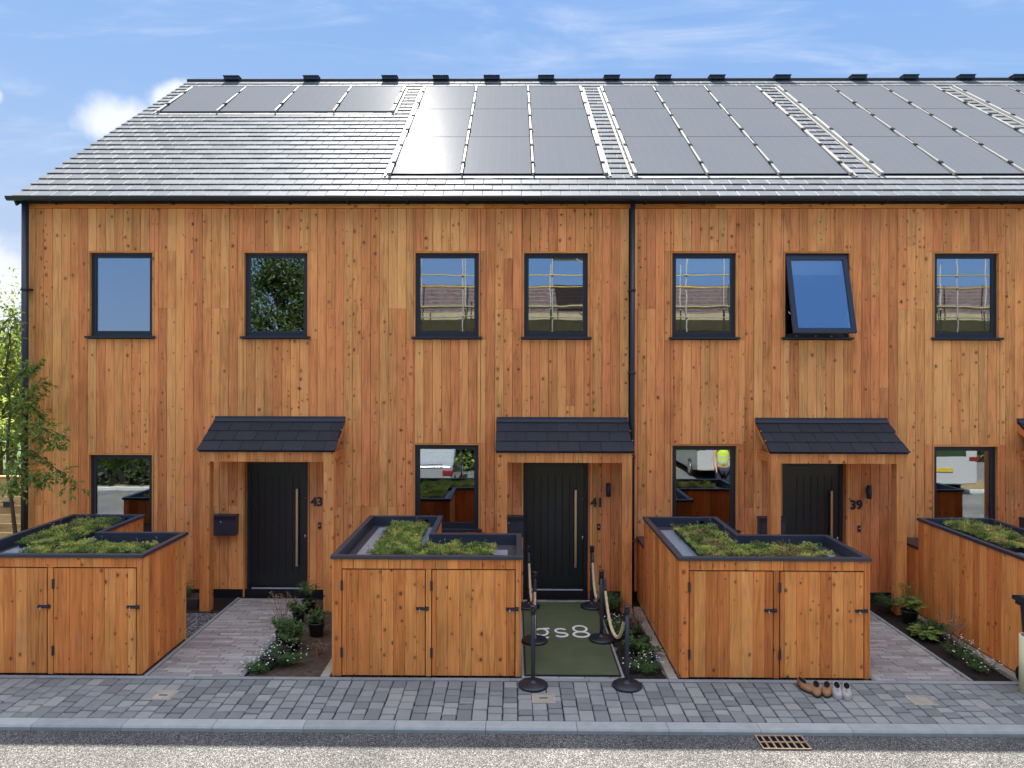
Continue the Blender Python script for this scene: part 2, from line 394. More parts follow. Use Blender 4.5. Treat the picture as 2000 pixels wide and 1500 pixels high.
def glass(name, fac, tint=(.82, .87, .86), wav=.006):
    m, g = mat(name)
    pos = g.node('ShaderNodeNewGeometry').outputs['Position']
    n = g.noise(pos, 1.6, 2, .45)
    nb = bump(g, n, wav, .12)
    gl = g.node('ShaderNodeBsdfGlossy', ins={'Color': (.86, .93, 1, 1), 'Roughness': 0.0, 'Normal': nb})
    tr = g.node('ShaderNodeBsdfTransparent', ins={'Color': (*tint, 1)})
    fr = g.node('ShaderNodeFresnel', ins={'IOR': 1.5})
    mx = g.node('ShaderNodeMixShader', ins={0: g.m('ADD', fac, fr, clamp=True), 1: tr, 2: gl})
    finish(g, mx); return m
MAT['glass'] = glass('window_glass', .26)
MAT['carglass'] = glass('car_glass', .2, (.05, .05, .05), 0)

def asphalt():
    m, g = mat('chip_asphalt')
    pos = g.node('ShaderNodeNewGeometry').outputs['Position']
    vo = g.node('ShaderNodeTexVoronoi', ins={'Vector': pos, 'Scale': 120.0})
    vc = g.node('ShaderNodeSeparateColor', ins={0: vo.outputs['Color']})
    big = g.noise(pos, .9, 6, .65); mid = g.noise(pos, 8, 4, .6)
    chip = g.ramp(vc.outputs[0], [(0, (.03, .032, .036)), (.3, (.11, .108, .10)), (.6, (.24, .225, .20)), (.85, (.38, .36, .32)), (1, (.62, .6, .56))])
    f = g.m('ADD', -.02, g.m('ADD', g.m('MULTIPLY', big, .95), g.m('MULTIPLY', mid, .3)))
    col = g.mix(1.0, chip, g.node('ShaderNodeCombineXYZ', ins={0: f, 1: f, 2: f}).outputs[0], 'MULTIPLY')
    edge = g.smooth(vo.outputs['Distance'], .35, .75)
    col = g.mix(g.m('MULTIPLY', edge, .7), col, (.03, .03, .033))
    b = principled(g, Base_Color=col, Roughness=.85, Specular_IOR_Level=.3)
    g.set(b.inputs['Normal'], bump(g, g.m('SUBTRACT', 1.0, vo.outputs['Distance']), .9, .006))
    finish(g, b); return m
MAT['asphalt'] = asphalt()

def gravel():
    m, g = mat('grey_gravel')
    pos = g.node('ShaderNodeNewGeometry').outputs['Position']
    vo = g.node('ShaderNodeTexVoronoi', ins={'Vector': pos, 'Scale': 48.0})
    vc = g.node('ShaderNodeSeparateColor', ins={0: vo.outputs['Color']})
    col = g.ramp(vc.outputs[0], [(0, (.05, .055, .065)), (.5, (.17, .18, .2)), (1, (.5, .5, .5))])
    col = g.mix(g.smooth(vo.outputs['Distance'], .35, .7), col, (.015, .015, .017))
    b = principled(g, Base_Color=col, Roughness=.8)
    g.set(b.inputs['Normal'], bump(g, g.m('SUBTRACT', 1.0, vo.outputs['Distance']), 1, .015))
    finish(g, b); return m
MAT['gravel'] = gravel()

def stone(name, a, b_, c_):
    m, g = mat(name)
    pos = g.node('ShaderNodeNewGeometry').outputs['Position']
    sc = g.node('ShaderNodeSeparateColor', ins={0: g.node('ShaderNodeAttribute', attribute_name='rnd').outputs['Color']})
    n = g.noise(pos, 6, 5, .65); n2 = g.noise(pos, 90, 4, .7); st = g.noise(pos, 1.1, 4, .6)
    tone = g.ramp(sc.outputs[0], [(0, a), (.5, b_), (1, c_)])
    f = g.m('ADD', .58, g.m('ADD', g.m('MULTIPLY', n, .36), g.m('ADD', g.m('MULTIPLY', n2, .26), g.m('MULTIPLY', st, .22))))
    col = g.mix(1.0, tone, g.node('ShaderNodeCombineXYZ', ins={0: f, 1: f, 2: f}).outputs[0], 'MULTIPLY')
    b = principled(g, Base_Color=col, Roughness=.78, Specular_IOR_Level=.35)
    g.set(b.inputs['Normal'], bump(g, g.m('ADD', n2, n), .4, .006))
    finish(g, b); return m
MAT['block'] = stone('pavement_block', (.165, .168, .162), (.22, .228, .22), (.29, .285, .265))
MAT['paver'] = stone('path_paver', (.23, .205, .19), (.31, .285, .265), (.39, .37, .345))

def carpet():
    m, g = mat('green_carpet')
    pos = g.node('ShaderNodeNewGeometry').outputs['Position']
    n = g.noise(pos, 260, 2, .6); big = g.noise(pos, 2.2, 4, .6)
    rib = g.noise(g.node('ShaderNodeMapping', ins={'Vector': pos, 'Scale': (2, 26, 1)}).outputs[0], 1, 3)
    f = g.m('ADD', .4, g.m('ADD', g.m('MULTIPLY', n, .5), g.m('ADD', g.m('MULTIPLY', big, .5), g.m('MULTIPLY', rib, .2))))
    col = g.mix(1.0, (.098, .115, .062), g.node('ShaderNodeCombineXYZ', ins={0: f, 1: f, 2: f}).outputs[0], 'MULTIPLY')
    b = principled(g, Base_Color=col, Roughness=.95, Specular_IOR_Level=.1)
    g.set(b.inputs['Normal'], bump(g, n, .8, .006)); finish(g, b); return m
MAT['carpet'] = carpet()

def leafmat(name, a, b_, c_, trans=.35, rough=.5):
    m, g = mat(name)
    sc = g.node('ShaderNodeSeparateColor', ins={0: g.node('ShaderNodeAttribute', attribute_name='rnd').outputs['Color']})
    col = g.ramp(sc.outputs[0], [(0, a), (.55, b_), (1, c_)])
    b = principled(g, Base_Color=col, Roughness=rough, Specular_IOR_Level=.35)
    tr = g.node('ShaderNodeBsdfTranslucent', ins={'Color': g.mix(.5, col, (.25, .32, .03), 'ADD')})
    finish(g, g.node('ShaderNodeMixShader', ins={0: trans, 1: b, 2: tr})); return m
MAT['leaf'] = leafmat('tree_leaf', (.10, .16, .045), (.2, .28, .07), (.38, .44, .12), .55)
MAT['darkleaf'] = leafmat('far_tree_leaf', (.02, .035, .012), (.035, .06, .018), (.07, .10, .03), .3)
MAT['bgleaf'] = leafmat('background_leaf', (.09, .13, .03), (.17, .22, .045), (.3, .34, .08))
MAT['plantleaf'] = leafmat('bed_plant_leaf', (.05, .10, .035), (.085, .16, .05), (.14, .22, .07), .25)
MAT['hosta'] = leafmat('broad_leaf', (.09, .15, .03), (.15, .22, .05), (.25, .3, .08), .2)
MAT['sedum'] = leafmat('sedum_leaf', (.09, .15, .035), (.29, .37, .075), (.6, .57, .14), .25)
MAT['sedumgold'] = leafmat('sedum_bronze_leaf', (.22, .14, .07), (.40, .30, .08), (.5, .42, .14), .15)
MAT['dry'] = leafmat('dry_stem', (.2, .13, .08), (.3, .2, .12), (.4, .3, .2), .1)
MAT['petal'] = plain('white_petal', (.62, .62, .6), .6, 0, .3, .05)
MAT['grass'] = plain('verge_grass', (.06, .10, .03), .9, 0, .2, .6, 6, 1.0, bscale=40)

def brick():
    m, g = mat('red_brick')
    pos = g.node('ShaderNodeNewGeometry').outputs['Position']
    n = g.noise(g.node('ShaderNodeMapping', ins={'Vector': pos, 'Scale': (4.4, 4.4, 13)}).outputs[0], 1, 2)
    z = g.node('ShaderNodeSeparateXYZ', ins={0: pos}).outputs[2]
    course = g.m('LESS_THAN', g.m('FRACT', g.m('MULTIPLY', z, 5.0)), .12)
    col = g.ramp(n, [(.3, (.06, .04, .05)), (.5, (.11, .075, .08)), (.7, (.17, .10, .085))])
    finish(g, principled(g, Base_Color=g.mix(course, col, (.2, .18, .18)), Roughness=.85)); return m
MAT['brick'] = brick()

# ------------------------------------------------------------------ setting: ground, road, pavement
def sheet(name, x0, x1, y0, y1, z, m):
    b = MB(); b.face([(x0, y0, z), (x1, y0, z), (x1, y1, z), (x0, y1, z)], None); return struct(b.build(name, m))
sheet('ground', -900, 900, -900, 900, -.16, MAT['grass'])
sheet('verge', -60, 60, -18.6, -11.6, -.01, MAT['asphalt'])
sheet('road', -80, 80, -9.6, -4.00, -.05, MAT['asphalt'])
sheet('gravel_strip', -7.9, 16, -2.86, -.62, -.03, MAT['gravel'])
sheet('soil_strip', -14, 16, -.62, .3, -.026, MAT['darksoil'])
b = MB(); b.box(-30, 30, -3.88, -2.9, -.2, -.014); struct(b.build('pavement_bed', MAT['joint']))

def block(mb, x0, x1, y0, y1, z, inset, drop, rnd, jit=.002, h=.05):
    j = lambda: U(-jit, jit)
    zz = z+U(-.0015, .0015)
    o = [(x0+j(), y0+j()), (x1+j(), y0+j()), (x1+j(), y1+j()), (x0+j(), y1+j())]
    cx, cy = (x0+x1)/2, (y0+y1)/2
    i_ = [(p[0]+(inset if p[0] < cx else -inset), p[1]+(inset if p[1] < cy else -inset)) for p in o]
    V = [(*p, zz-h) for p in o]+[(*p, zz-drop) for p in o]+[(*p, zz) for p in i_]
    F = [(8, 9, 10, 11)]
    for k in range(4):
        k2 = (k+1) % 4; F += [(k, k2, 4+k2, 4+k), (4+k, 4+k2, 8+k2, 8+k)]
    mb.idx(V, F, rnd)
def pavement():
    mb = MB(); random.seed(11); x = -11.0; w = .158
    while x < 13:
        y = -3.858 - U(0, .0); left = .915; 
        while left > .01:
            L = random.choice((.118, .118, .158, .158, .158, .238))
            if left-L < .1: L = left
            if L > .33: L = left/2
            if L > .26: L = left/2
            block(mb, x+.0045, x+w-.0045, y+.009, y+L-.009, 0, .006, .008, rnd3(), .004)
            y += L; left -= L
        x += w+U(-.001, .001)
    struct(mb.build('pavement', MAT['block']))
pavement()
def strips():
    mb = MB(); x = -11
    while x < 13:
        mb.box(x+.002, x+.912, -2.938, -2.868, -.1, .004, rnd3()); x += .914
    struct(mb.build('pavement_edging', MAT['edging'], bevel=.004))
    mb = MB(); x = -30.4
    while x < 30:
        q = rnd3()
        poly = [(-4.02, -.12), (-3.862, -.12), (-3.862, .002), (-4.002, .002), (-4.02, -.016)]
        mb.prism(poly, x+.002, x+.911, 'x', q); x += .913
    struct(mb.build('kerb', MAT['kerb'], bevel=.003))
    mb = MB(); x = -30
    while x < 30:
        mb.box(x+.002, x+.912, -9.75, -9.6, -.2, .04, rnd3()); x += .914
    struct(mb.build('kerb_opposite', MAT['kerb'], bevel=.006))
    sheet('footpath_opposite', -40, 40, -11.6, -9.75, .02, MAT['render'])
strips()

def path(x0, x1, y0=-2.866, y1=-.06):
    mb = MB(); mb.box(x0, x1, y0, y1, -.1, -.012); struct(mb.build('path_bed', MAT['joint']))
    mb = MB(); e = .05; y = y0+.006; row = 0
    while y < y1-.03:
        h = .0535; x = x0+e+.004-(random.choice((0, .07, .14, .21)))
        while x < x1-e-.01:
            a = max(x, x0+e+.002); c = min(x+.293, x1-e-.002)
            if c-a > .02: block(mb, a+.0015, c-.0015, y+.0015, min(y+h, y1)-.0015, .001, .003, .003, rnd3(), .0006)
            x += .296
        y += h
    struct(mb.build('path_paving', MAT['paver']))
    mb = MB()
    for a in (x0, x1-e):
        yy = y0
        while yy < y1-.01:
            L = min(.914, y1-yy); mb.box(a+.001, a+e-.003, yy+.001, yy+L-.003, -.1, .008, rnd3()); yy += L
    struct(mb.build('path_edging', MAT['edging'], bevel=.003))
path(-4.30, -3.13); path(.10, 1.30); path(4.15, 5.31); path(8.2, 9.3)
# beds
def bed(x0, x1, y0, y1, m, z=-.012):
    mb = MB(); nx = max(4, int((x1-x0)/.07)); ny = max(4, int((y1-y0)/.07)); V = []; F = []
    for j in range(ny+1):
        for i in range(nx+1):
            x = x0+(x1-x0)*i/nx; y = y0+(y1-y0)*j/ny
            e = min(i, j, nx-i, ny-j)
            V.append((x, y, z-.02+(0 if e == 0 else .03*noise.noise(Vector((x*5, y*5, 0)))+.02)))
    for j in range(ny):
        for i in range(nx):
            a = j*(nx+1)+i; F.append((a, a+1, a+nx+2, a+nx+1))
    mb.idx(V, F, smooth=True); return struct(mb.build('planting_bed', m))
bed(-3.13, -2.10, -2.866, -.05, MAT['soil'])
bed(1.30, 1.80, -2.866, -.45, MAT['darksoil'])
bed(5.31, 5.82, -2.866, -.45, MAT['darksoil'])
bed(-7.6, -6.7, -2.866, -.1, MAT['soil'])
mb = MB()
for x0 in (1.80, 5.82):
    y = -2.866
    while y < -.5:
        L = U(.3, .5); mb.box(x0+.002, x0+.11, y+.002, min(y+L, -.4)-.002, -.1, U(.006, .014), rnd3()); y += L
struct(mb.build('bed_edging', MAT['stoneblock'], bevel=.006))
mb = MB(); mb.box(-2.24, -2.135, -2.866, -2.0, -.1, .01, rnd3()); struct(mb.build('bed_edging', MAT['stoneblock'], bevel=.006))
# timber board that holds the bed beside the first path
mb = MB(); mb.box(-5.5, -4.31, -.66, -.62, -.1, -.016, rnd3()); struct(mb.build('bed_board', MAT['soil']))

# ------------------------------------------------------------------ the terrace
XL, XR = -7.67, 13.6
T = thing('terraced_house', 'long timber clad terrace of houses 43, 41 and 39 with slate roof and solar panels', 'building', (0, 0, 0))
FY = .055
UP = [(-6.665, -5.675), (-4.225, -3.235), (-1.54, -.548), (.163, 1.157), (2.472, 3.466), (4.225, 5.22), (6.54, 7.53), (8.3, 9.29), (10.6, 11.59), (12.3, 13.29)]
wins = [(a, b_, 4.083, 5.392, i) for i, (a, b_) in enumerate(UP)]
LOW = [(-6.665, -5.675, .90, 2.215, 20), (-1.54, -.545, 1.08, 2.388, 21), (2.48, 3.475, 1.08, 2.388, 22), (6.54, 7.52, 1.08, 2.388, 23), (10.6, 11.58, 1.08, 2.388, 24)]
wins += LOW
doors = [(-4.21, -3.22, 0.0, 2.108, 43), (.157, 1.17, 0.0, 2.118, 41), (4.19, 5.175, 0.0, 2.122, 39), (8.25, 9.24, 0, 2.12, 37)]
LN = .028   # lining thickness
openings = [(a-LN, b_+LN, (z0-.045 if k[4:] else z0), z1+LN) for k in wins+doors for a, b_, z0, z1 in [k[:4]]]
openings = [(a-LN, b_+LN, z0-.046, z1+LN) for a, b_, z0, z1, k in wins]+[(a-LN, b_+LN, -.2, z1+LN) for a, b_, z0, z1, k in doors]
GAP = (1.795, 1.872)   # dark joint behind the middle downpipe
ZT = 6.085; ZB = .115
def cladding():
    random.seed(21); mb = MB(); bw = .1392; x = XL
    edges = []
    while x < XR: edges.append(x); x += bw
    edges.append(XR)
    for i in range(len(edges)-1):
        x0, x1 = edges[i], edges[i+1]
        cuts = sorted({x0, x1, *[e for o in openings+[(*GAP, -1, 7)] for e in o[:2] if x0+.002 < e < x1-.002]})
        tone = rnd3()
        joints = []
        if random.random() < .38: joints.append(4.52)
        if random.random() < .12: joints.append(U(3.0, 5.6))
        if random.random() < .34: joints.append(1.42)
        if random.random() < .08: joints.append(U(.8, 3.2))
        touching = [o for o in openings if o[1] > x0+.003 and o[0] < x1-.003]
        for o in touching: joints = [j for j in joints if not (o[2]-.05 < j < o[3]+.05)]
        lv = sorted({ZB, ZT, *joints, *[z for o in touching for z in (o[2], o[3]) if ZB < z < ZT]})
        for za, zb in zip(lv, lv[1:]):
            tone = rnd3()
            for a, c in zip(cuts, cuts[1:]):
                xm = (a+c)/2; zm = (za+zb)/2
                if GAP[0] < xm < GAP[1]: continue
                if any(o[0] < xm < o[1] and o[2] < zm < o[3] for o in openings): continue
                mb.board((a, U(-.0015, .0015), za+.0012), (1, 0, 0), (0, 0, 1), (0, -1, 0), c-a, zb-za-.0024, .022, .0045, .004, tone)
    mb.build('wall_cladding', MAT['cladding'], T)
    # left gable, boards up to the rake
    mb = MB(); y = .022
    while y < 11.2:
        y2 = min(y+bw, 11.4); zt = min(6.15+.704*(min(y, 11.45-y2)), 10.2)
        mb.board((XL, y2, ZB), (0, -1, 0), (0, 0, 1), (-1, 0, 0), y2-y, zt-ZB, .022, .0045, .004, rnd3()); y = y2
    mb.build('gable_cladding', MAT['cladding'], T)
    mb = MB()
    x = XL
    while x < XR:
        L = min(3.6, XR-x); mb.box(x+.001, x+L-.001, -.026, .0, ZT+.004, 6.185, rnd3(), 0); x += L
    mb.build('fascia', MAT['trim'], T)
cladding()
def shell():
    mb = MB()   # structural wall behind boards with real openings
    xs = sorted({XL+.024, XR, *[e for o in openings for e in o[:2]]}); zs = sorted({-.1, 6.15, *[max(z, -.1) for o in openings for z in o[2:4]]})
    for a, c in zip(xs, xs[1:]):
        run = None
        for z0, z1 in zip(zs, zs[1:]):
            zm = (z0+z1)/2; xm = (a+c)/2
            if any(o[0] < xm < o[1] and o[2] < zm < o[3] for o in openings): continue
            mb.box(a, c, .0235, .30, z0, z1)
    mb.build('inner_wall', MAT['void'], T)
    mb = MB(); mb.box(XL+.03, XR, .005, .0225, -.1, ZB-.003); mb.box(XL+.03, XL+.05, .03, 11.3, -.1, ZB-.003); mb.build('plinth', MAT['plinth'], T)
    mb = MB()
    mb.box(XL+.03, XR, .31, 4.5, 2.62, 2.9); mb.box(XL+.03, XR, .31, 4.5, 5.75, 5.9); mb.box(XL+.03, XR, .31, 4.5, -.1, .0)
    mb.box(XL+.03, XR, 4.5, 4.7, -.1, 6.1)
    for x in (XL+.03, -4.9, -2.35, -.2, 1.74, 3.85, 5.72, 7.8, 9.8, XR-.2): mb.box(x, x+.12, .31, 4.5, 0.001, 5.74)
    mb.build('interior_wall', MAT['interior'], T)
    mb = MB(); mb.box(XL+.03, XR, 11.3, 11.45, -.1, 6.2); mb.box(XR, XR+.1, .02, 11.45, -.1, 6.2); mb.build('rear_wall', MAT['render'], T)
    mb = MB(); mb.box(GAP[0]+.004, GAP[1]-.004, .012, .023, 0, ZT); mb.build('movement_joint', MAT['void'], T)
shell()

def cyl_between(mb, p, q, r, n=10): mb.tube([p, q], r, n)
def frame_boxes(mb, x0, x1, z0, z1, w, y0, y1, wb=None):
    wb = wb or w
    mb.box(x0, x1, y0, y1, z1-w, z1, (.5, .5, .5)); mb.box(x0, x1, y0, y1, z0, z0+wb, (.5, .5, .5))
    mb.box(x0, x0+w, y0+.0, y1, z0+wb, z1-w, (.5, .5, .5)); mb.box(x1-w, x1, y0, y1, z0+wb, z1-w, (.5, .5, .5))
def window(x0, x1, z0, z1, k):
    mb = MB()
    opened = (k == 5)
    if opened:
        frame_boxes(mb, x0, x1, z0, z1, .04, FY, FY+.07)
        mb.box(x0+.04, x1-.04, FY+.035, FY+.07, z0+.04, z0+.06)
    else:
        frame_boxes(mb, x0, x1, z0, z1, .034, FY, FY+.07, .045)
        frame_boxes(mb, x0+.036, x1-.036, z0+.047, z1-.036, .036, FY+.006, FY+.055)
    w = mb.build('window', MAT['frame'], T, bevel=.002)
    if k == 5: w['label'] = 'top hung window tilted open'
    # timber lining of the reveal
    mb = MB()
    mb.box(x0-LN+.002, x0-.001, -.004, .15, z0+.002, z1, rnd3()); mb.box(x1+.001, x1+LN-.002, -.004, .15, z0+.002, z1, rnd3())
    mb.box(x0-LN+.002, x1+LN-.002, -.004, .15, z1+.001, z1+LN-.002, rnd3(), 0)
    mb.build('reveal_lining', MAT['trim'], w)
    mb = MB(); mb.box(x0-.055, x1+.055, -.05, FY+.05, z0-.036, z0-.003)
    mb.build('window_sill', MAT['black'], w, bevel=.003)
    if not opened:
        mb = MB(); mb.box(x0+.068, x1-.068, FY+.026, FY+.032, z0+.08, z1-.068); mb.build('pane', MAT['glass'], w)
    else:
        R = Matrix.Translation((0, FY-.012, z1-.03)) @ Matrix.Rotation(rad(-15.5), 4, 'X') @ Matrix.Translation((0, -(FY-.012), -(z1-.03)))
        def rot(mb): mb.v = [tuple(R @ Vector(p)) for p in mb.v]; return mb
        mb = MB(); frame_boxes(mb, x0+.02, x1-.02, z0+.01, z1-.03, .075, FY-.022, FY+.03)
        sash = rot(mb).build('sash', MAT['sashpaint'], w, bevel=.003)
        mb = MB(); mb.box(x0+.095, x1-.095, FY-.004, FY+.002, z0+.085, z1-.105); rot(mb).build('pane', MAT['glass'], w)
        for xx in (x0+.045, x1-.07):
            mb = MB(); cyl_between(mb, (xx, FY+.03, z0+.45), (xx, FY-.16, z0+.35), .008); mb.build('stay', MAT['steel'], w)
        mb = MB()
        for xx in (x0+.2, x0+.5, x1-.25):
            mb = MB(); mb.box(xx-.012, xx+.012, FY-.006, FY-.001, z0+.014, z0+.028); mb.build('catch', MAT['steel'], w)
    if k in (4, 5, 7):
        mb = MB(); n = 1; dz = .27 if k == 4 else .30
        mb.box(x0+.04, x1-.04, .135, .138, z1-dz, z1-.02); mb.box(x0+.04, x1-.04, .131, .143, z1-dz-.02, z1-dz)
        mb.build('roller_blind', MAT['blind'], w)
for q in wins: window(*q)

def text_mesh(s, size, depth, offset):
    c = bpy.data.curves.new('t', 'FONT'); c.body = s; c.size = size; c.extrude = depth; c.offset = offset; c.resolution_u = 6
    o = bpy.data.objects.new('t', c); COL.objects.link(o)
    me = bpy.data.meshes.new_from_object(o); bpy.data.objects.remove(o); bpy.data.curves.remove(c); return me
def place_text(s, name, size, x, y, z, m, parent, rx=90, depth=.006, offset=.004):
    me = text_mesh(s, size, depth, offset); me.materials.clear(); me.materials.append(m); me.name = name
    xs = [v.co.x for v in me.vertices]; w = max(xs)-min(xs); x_ = min(xs)
    me.transform(Matrix.Translation(Vector((x-x_, y, z))) @ Matrix.Rotation(rad(rx), 4, 'X'))
    o = bpy.data.objects.new(name, me); COL.objects.link(o); o.parent = parent; ORG[o.name] = Vector((0, 0, 0)); return o

def door(x0, x1, z0, z1, num):
    y = .105
    mb = MB(); w = .052
    mb.box(x0, x0+w, y, y+.07, .03, z1); mb.box(x1-w, x1, y, y+.07, .03, z1); mb.box(x0+w, x1-w, y, y+.07, z1-w, z1)
    d = mb.build('door_frame', MAT['black'], T, bevel=.002)
    mb = MB(); a, c = x0+w+.003, x1-w-.003; zb, zt = .115, z1-w-.003
    mb.box(a, c, y+.03, y+.07, zb, zt)
    st = .11   # stiles and rails stand proud of a boarded middle
    mb.box(a, a+st, y+.018, y+.031, zb, zt); mb.box(c-st, c, y+.018, y+.031, zb, zt)
    mb.box(a+st, c-st, y+.018, y+.031, zt-.17, zt); mb.box(a+st, c-st, y+.018, y+.031, zb, zb+.2)
    n = 6; bw = (c-a-2*st)/n
    for i in range(n): mb.board((a+st+i*bw, y+.024, zb+.2), (1, 0, 0), (0, 0, 1), (0, -1, 0), bw, zt-.17-zb-.2, .012, .004, .003, (.5, .5, .5))
    leaf = mb.build('door_leaf', MAT['door'], d, bevel=.0015)
    mb = MB()
    hx = x1-.19
    mb.box(hx-.018, hx+.018, y-.045, y-.020, .46, 1.68)
    mb.box(hx-.012, hx+.012, y-.022, y+.016, .56, .585); mb.box(hx-.012, hx+.012, y-.022, y+.016, 1.55, 1.575)
    mb.build('handle', MAT['brass'], d, bevel=.003)
    mb = MB(); mb.lathe([(0, .0), (.018, 0), (.018, .014), (0, .014)], (0, 0, 0), 16)
    mb.v = [(p[0]+x1-.075, y+.018-p[2], p[1]*1.7+.92) for p in mb.v]; mb.build('lock', MAT['steel'], d)
    mb = MB(); mb.lathe([(0, .0), (.007, 0), (.007, .006), (0, .006)], (0, 0, 0), 12)
    mb.v = [(p[0]+x1-.075, y+.018-p[2], p[1]+1.53) for p in mb.v]; mb.build('spyhole', MAT['steel'], d)
    mb = MB()
    for i in range(3): mb.box(x0+w+.02, x1-w-.02, y-.055+.03*i, y-.035+.03*i, .045+i*.022, .06+i*.022)
    mb.build('threshold', MAT['sill'], d)
    mb = MB(); mb.box(x0, x1, y-.05, y+.08, -.01, .044); mb.build('door_step', MAT['plinth'], d)
    mb = MB(); mb.box(x0-LN+.002, x0-.001, -.004, .17, -.01, z1, rnd3()); mb.box(x1+.001, x1+LN-.002, -.004, .17, -.01, z1, rnd3())
    mb.box(x0-LN+.002, x1+LN-.002, -.004, .17, z1+.001, z1+LN-.002, rnd3(), 0); mb.build('reveal_lining', MAT['trim'], d)
for q in doors: door(*q)
# numbers, bells, lamps, letterboxes
for s, x, z in (('43', -3.175, 1.43), ('41', 1.205, 1.435), ('39', 5.24, 1.415)):
    o = place_text(s, 'house_number', .195, x, -.012, z, MAT['black'], T, offset=.005)
def bell(x, z):
    mb = MB(); mb.box(x-.024, x+.024, -.02, -.001, z-.05, z+.05); o = mb.build('doorbell', MAT['black'], T, bevel=.006)
    mb = MB(); mb.lathe([(0, 0), (.013, 0), (.013, .006), (0, .006)], (0, 0, 0), 12); mb.v = [(p[0]+x, -.0205-p[2], p[1]+z) for p in mb.v]
    mb.build('button', MAT['steel'], o)
bell(-3.03, 1.12); bell(1.335, 1.12); bell(5.375, 1.11)
def lamp(x, z):
    mb = MB(); mb.box(x-.02, x+.035, -.03, -.001, z-.03, z+.06); o = mb.build('wall_lamp', MAT['black'], T, bevel=.004)
    mb = MB(); mb.lathe([(0, -.1), (.026, -.1), (.036, -.095), (.036, .105), (.032, .105), (.032, .08), (0, .08)], (x, -.07, z), 20); mb.build('lamp_shade', MAT['black'], o)
    mb = MB(); mb.lathe([(0, -.1), (.013, -.1), (.013, -.104), (0, -.104)], (x, -.07, z), 12); mb.build('sensor', MAT['steel'], o)
lamp(1.475, 1.70); lamp(5.50, 1.685); lamp(9.55, 1.69)
def letterbox(x):
    mb = MB(); mb.box(x, x+.395, -.13, -.001, .98, 1.27); o = mb.build('letterbox', MAT['cap'], T, bevel=.006)
    mb = MB(); mb.box(x-.006, x+.401, -.15, -.001, 1.272, 1.30); mb.box(x-.002, x+.397, -.14, -.1305, 1.23, 1.27); mb.build('lid', MAT['black'], o, bevel=.003)
    mb = MB(); mb.lathe([(0, 0), (.011, 0), (.011, .006), (0, .006)], (0, 0, 0), 12); mb.v = [(p[0]+x+.17, -.1405-p[2], p[1]+1.2) for p in mb.v]; mb.build('lock', MAT['steel'], o)
for x in (-4.70, -.235, 3.80, 7.85): letterbox(x)

# porches
def porch(x0, k):
    x1 = x0+2.03; yf = -.655; zf = 2.362; zb = 2.79
    sl = (zb-zf)/.655
    mb = MB(); ft = [0]
    # lintel faced with short upright boards
    x = x0+.16
    while x < x1-.161:
        w = min(.14, x1-.16-x); mb.board((x, -.625, 2.20), (1, 0, 0), (0, 0, 1), (0, -1, 0), w, .15, .02, .004, .003); x += w
    mb.box(x0+.16, x1-.16, -.604, -.5, 2.203, 2.34, rnd3(), 0)
    p = mb.build('porch', MAT['trim'], T)
    for a in (x0+.02, x1-.17):
        mb = MB(); mb.box(a, a+.148, -.628, -.48, -.03, 2.352, rnd3(), 2); mb.build('post', MAT['trim'], p, bevel=.004)
        mb = MB(); mb.box(a+.02, a+.128, -.478, .0-.002, 2.20, 2.33, rnd3(), 1); mb.build('beam', MAT['trim'], p)
    for a in (x0+.004, x1-.029):
        mb = MB(); th = .12
        mb.prism([(yf+.03, zf-.03), (yf+.03, zf-.02), (-.002, zb-.03), (-.002, zb-.17)], a, a+.025, 'x', rnd3()); mb.build('bargeboard', MAT['trim'], p)
    mb = MB()
    def slab(ya, yb, da, db, xa, xb, q):
        za = zf+(ya-yf)*sl; zc = zf+(yb-yf)*sl
        V = [(xa, ya, za+da), (xb, ya, za+da), (xb, yb, zc+db), (xa, yb, zc+db)]; V += [(v[0], v[1], v[2]-.012) for v in V]
        mb.idx(V, [(0, 1, 2, 3), (7, 6, 5, 4), (0, 4, 5, 1), (1, 5, 6, 2), (2, 6, 7, 3), (3, 7, 4, 0)], q)
    slab(yf+.02, -.002, -.02, -.02, x0, x1, (.5, .5, .5))
    ex = .195
    for r in range(3):
        ya = yf-.012+r*ex; x = x0-.01+(-.16 if r % 2 else 0)
        while x < x1+.01:
            a, c = max(x, x0-.01), min(x+.31, x1+.01)
            if c-a > .02: slab(ya, ya+ex+.03, .026+U(0, .003), .008, a+.0015, c-.0015, rnd3())
            x += .313
    mb.build('canopy_slate', MAT['porchslate'], p)
    mb = MB()
    slab(yf+3*ex-.025, -.03, .036, .03, x0-.004, x1+.004, (.5, .5, .5)); ya = -.03
    mb.box(x0-.004, x1+.004, -.034, -.006, zb-.005, zb+.04)
    mb.build('flashing', MAT['flashing'], p)
    mb = MB()
    for r in (1, 2):
        y = yf-.012+r*ex; z = zf+(y-yf)*sl+.034
        for a in (x0-.014, x1+.002): mb.box(a, a+.014, y-.004, y+.012, z-.006, z+.006)
    mb.build('slate_clip', MAT['steel'], p)
for i, x in enumerate((-4.665, -.258, 3.765, 7.815)): porch(x, i)

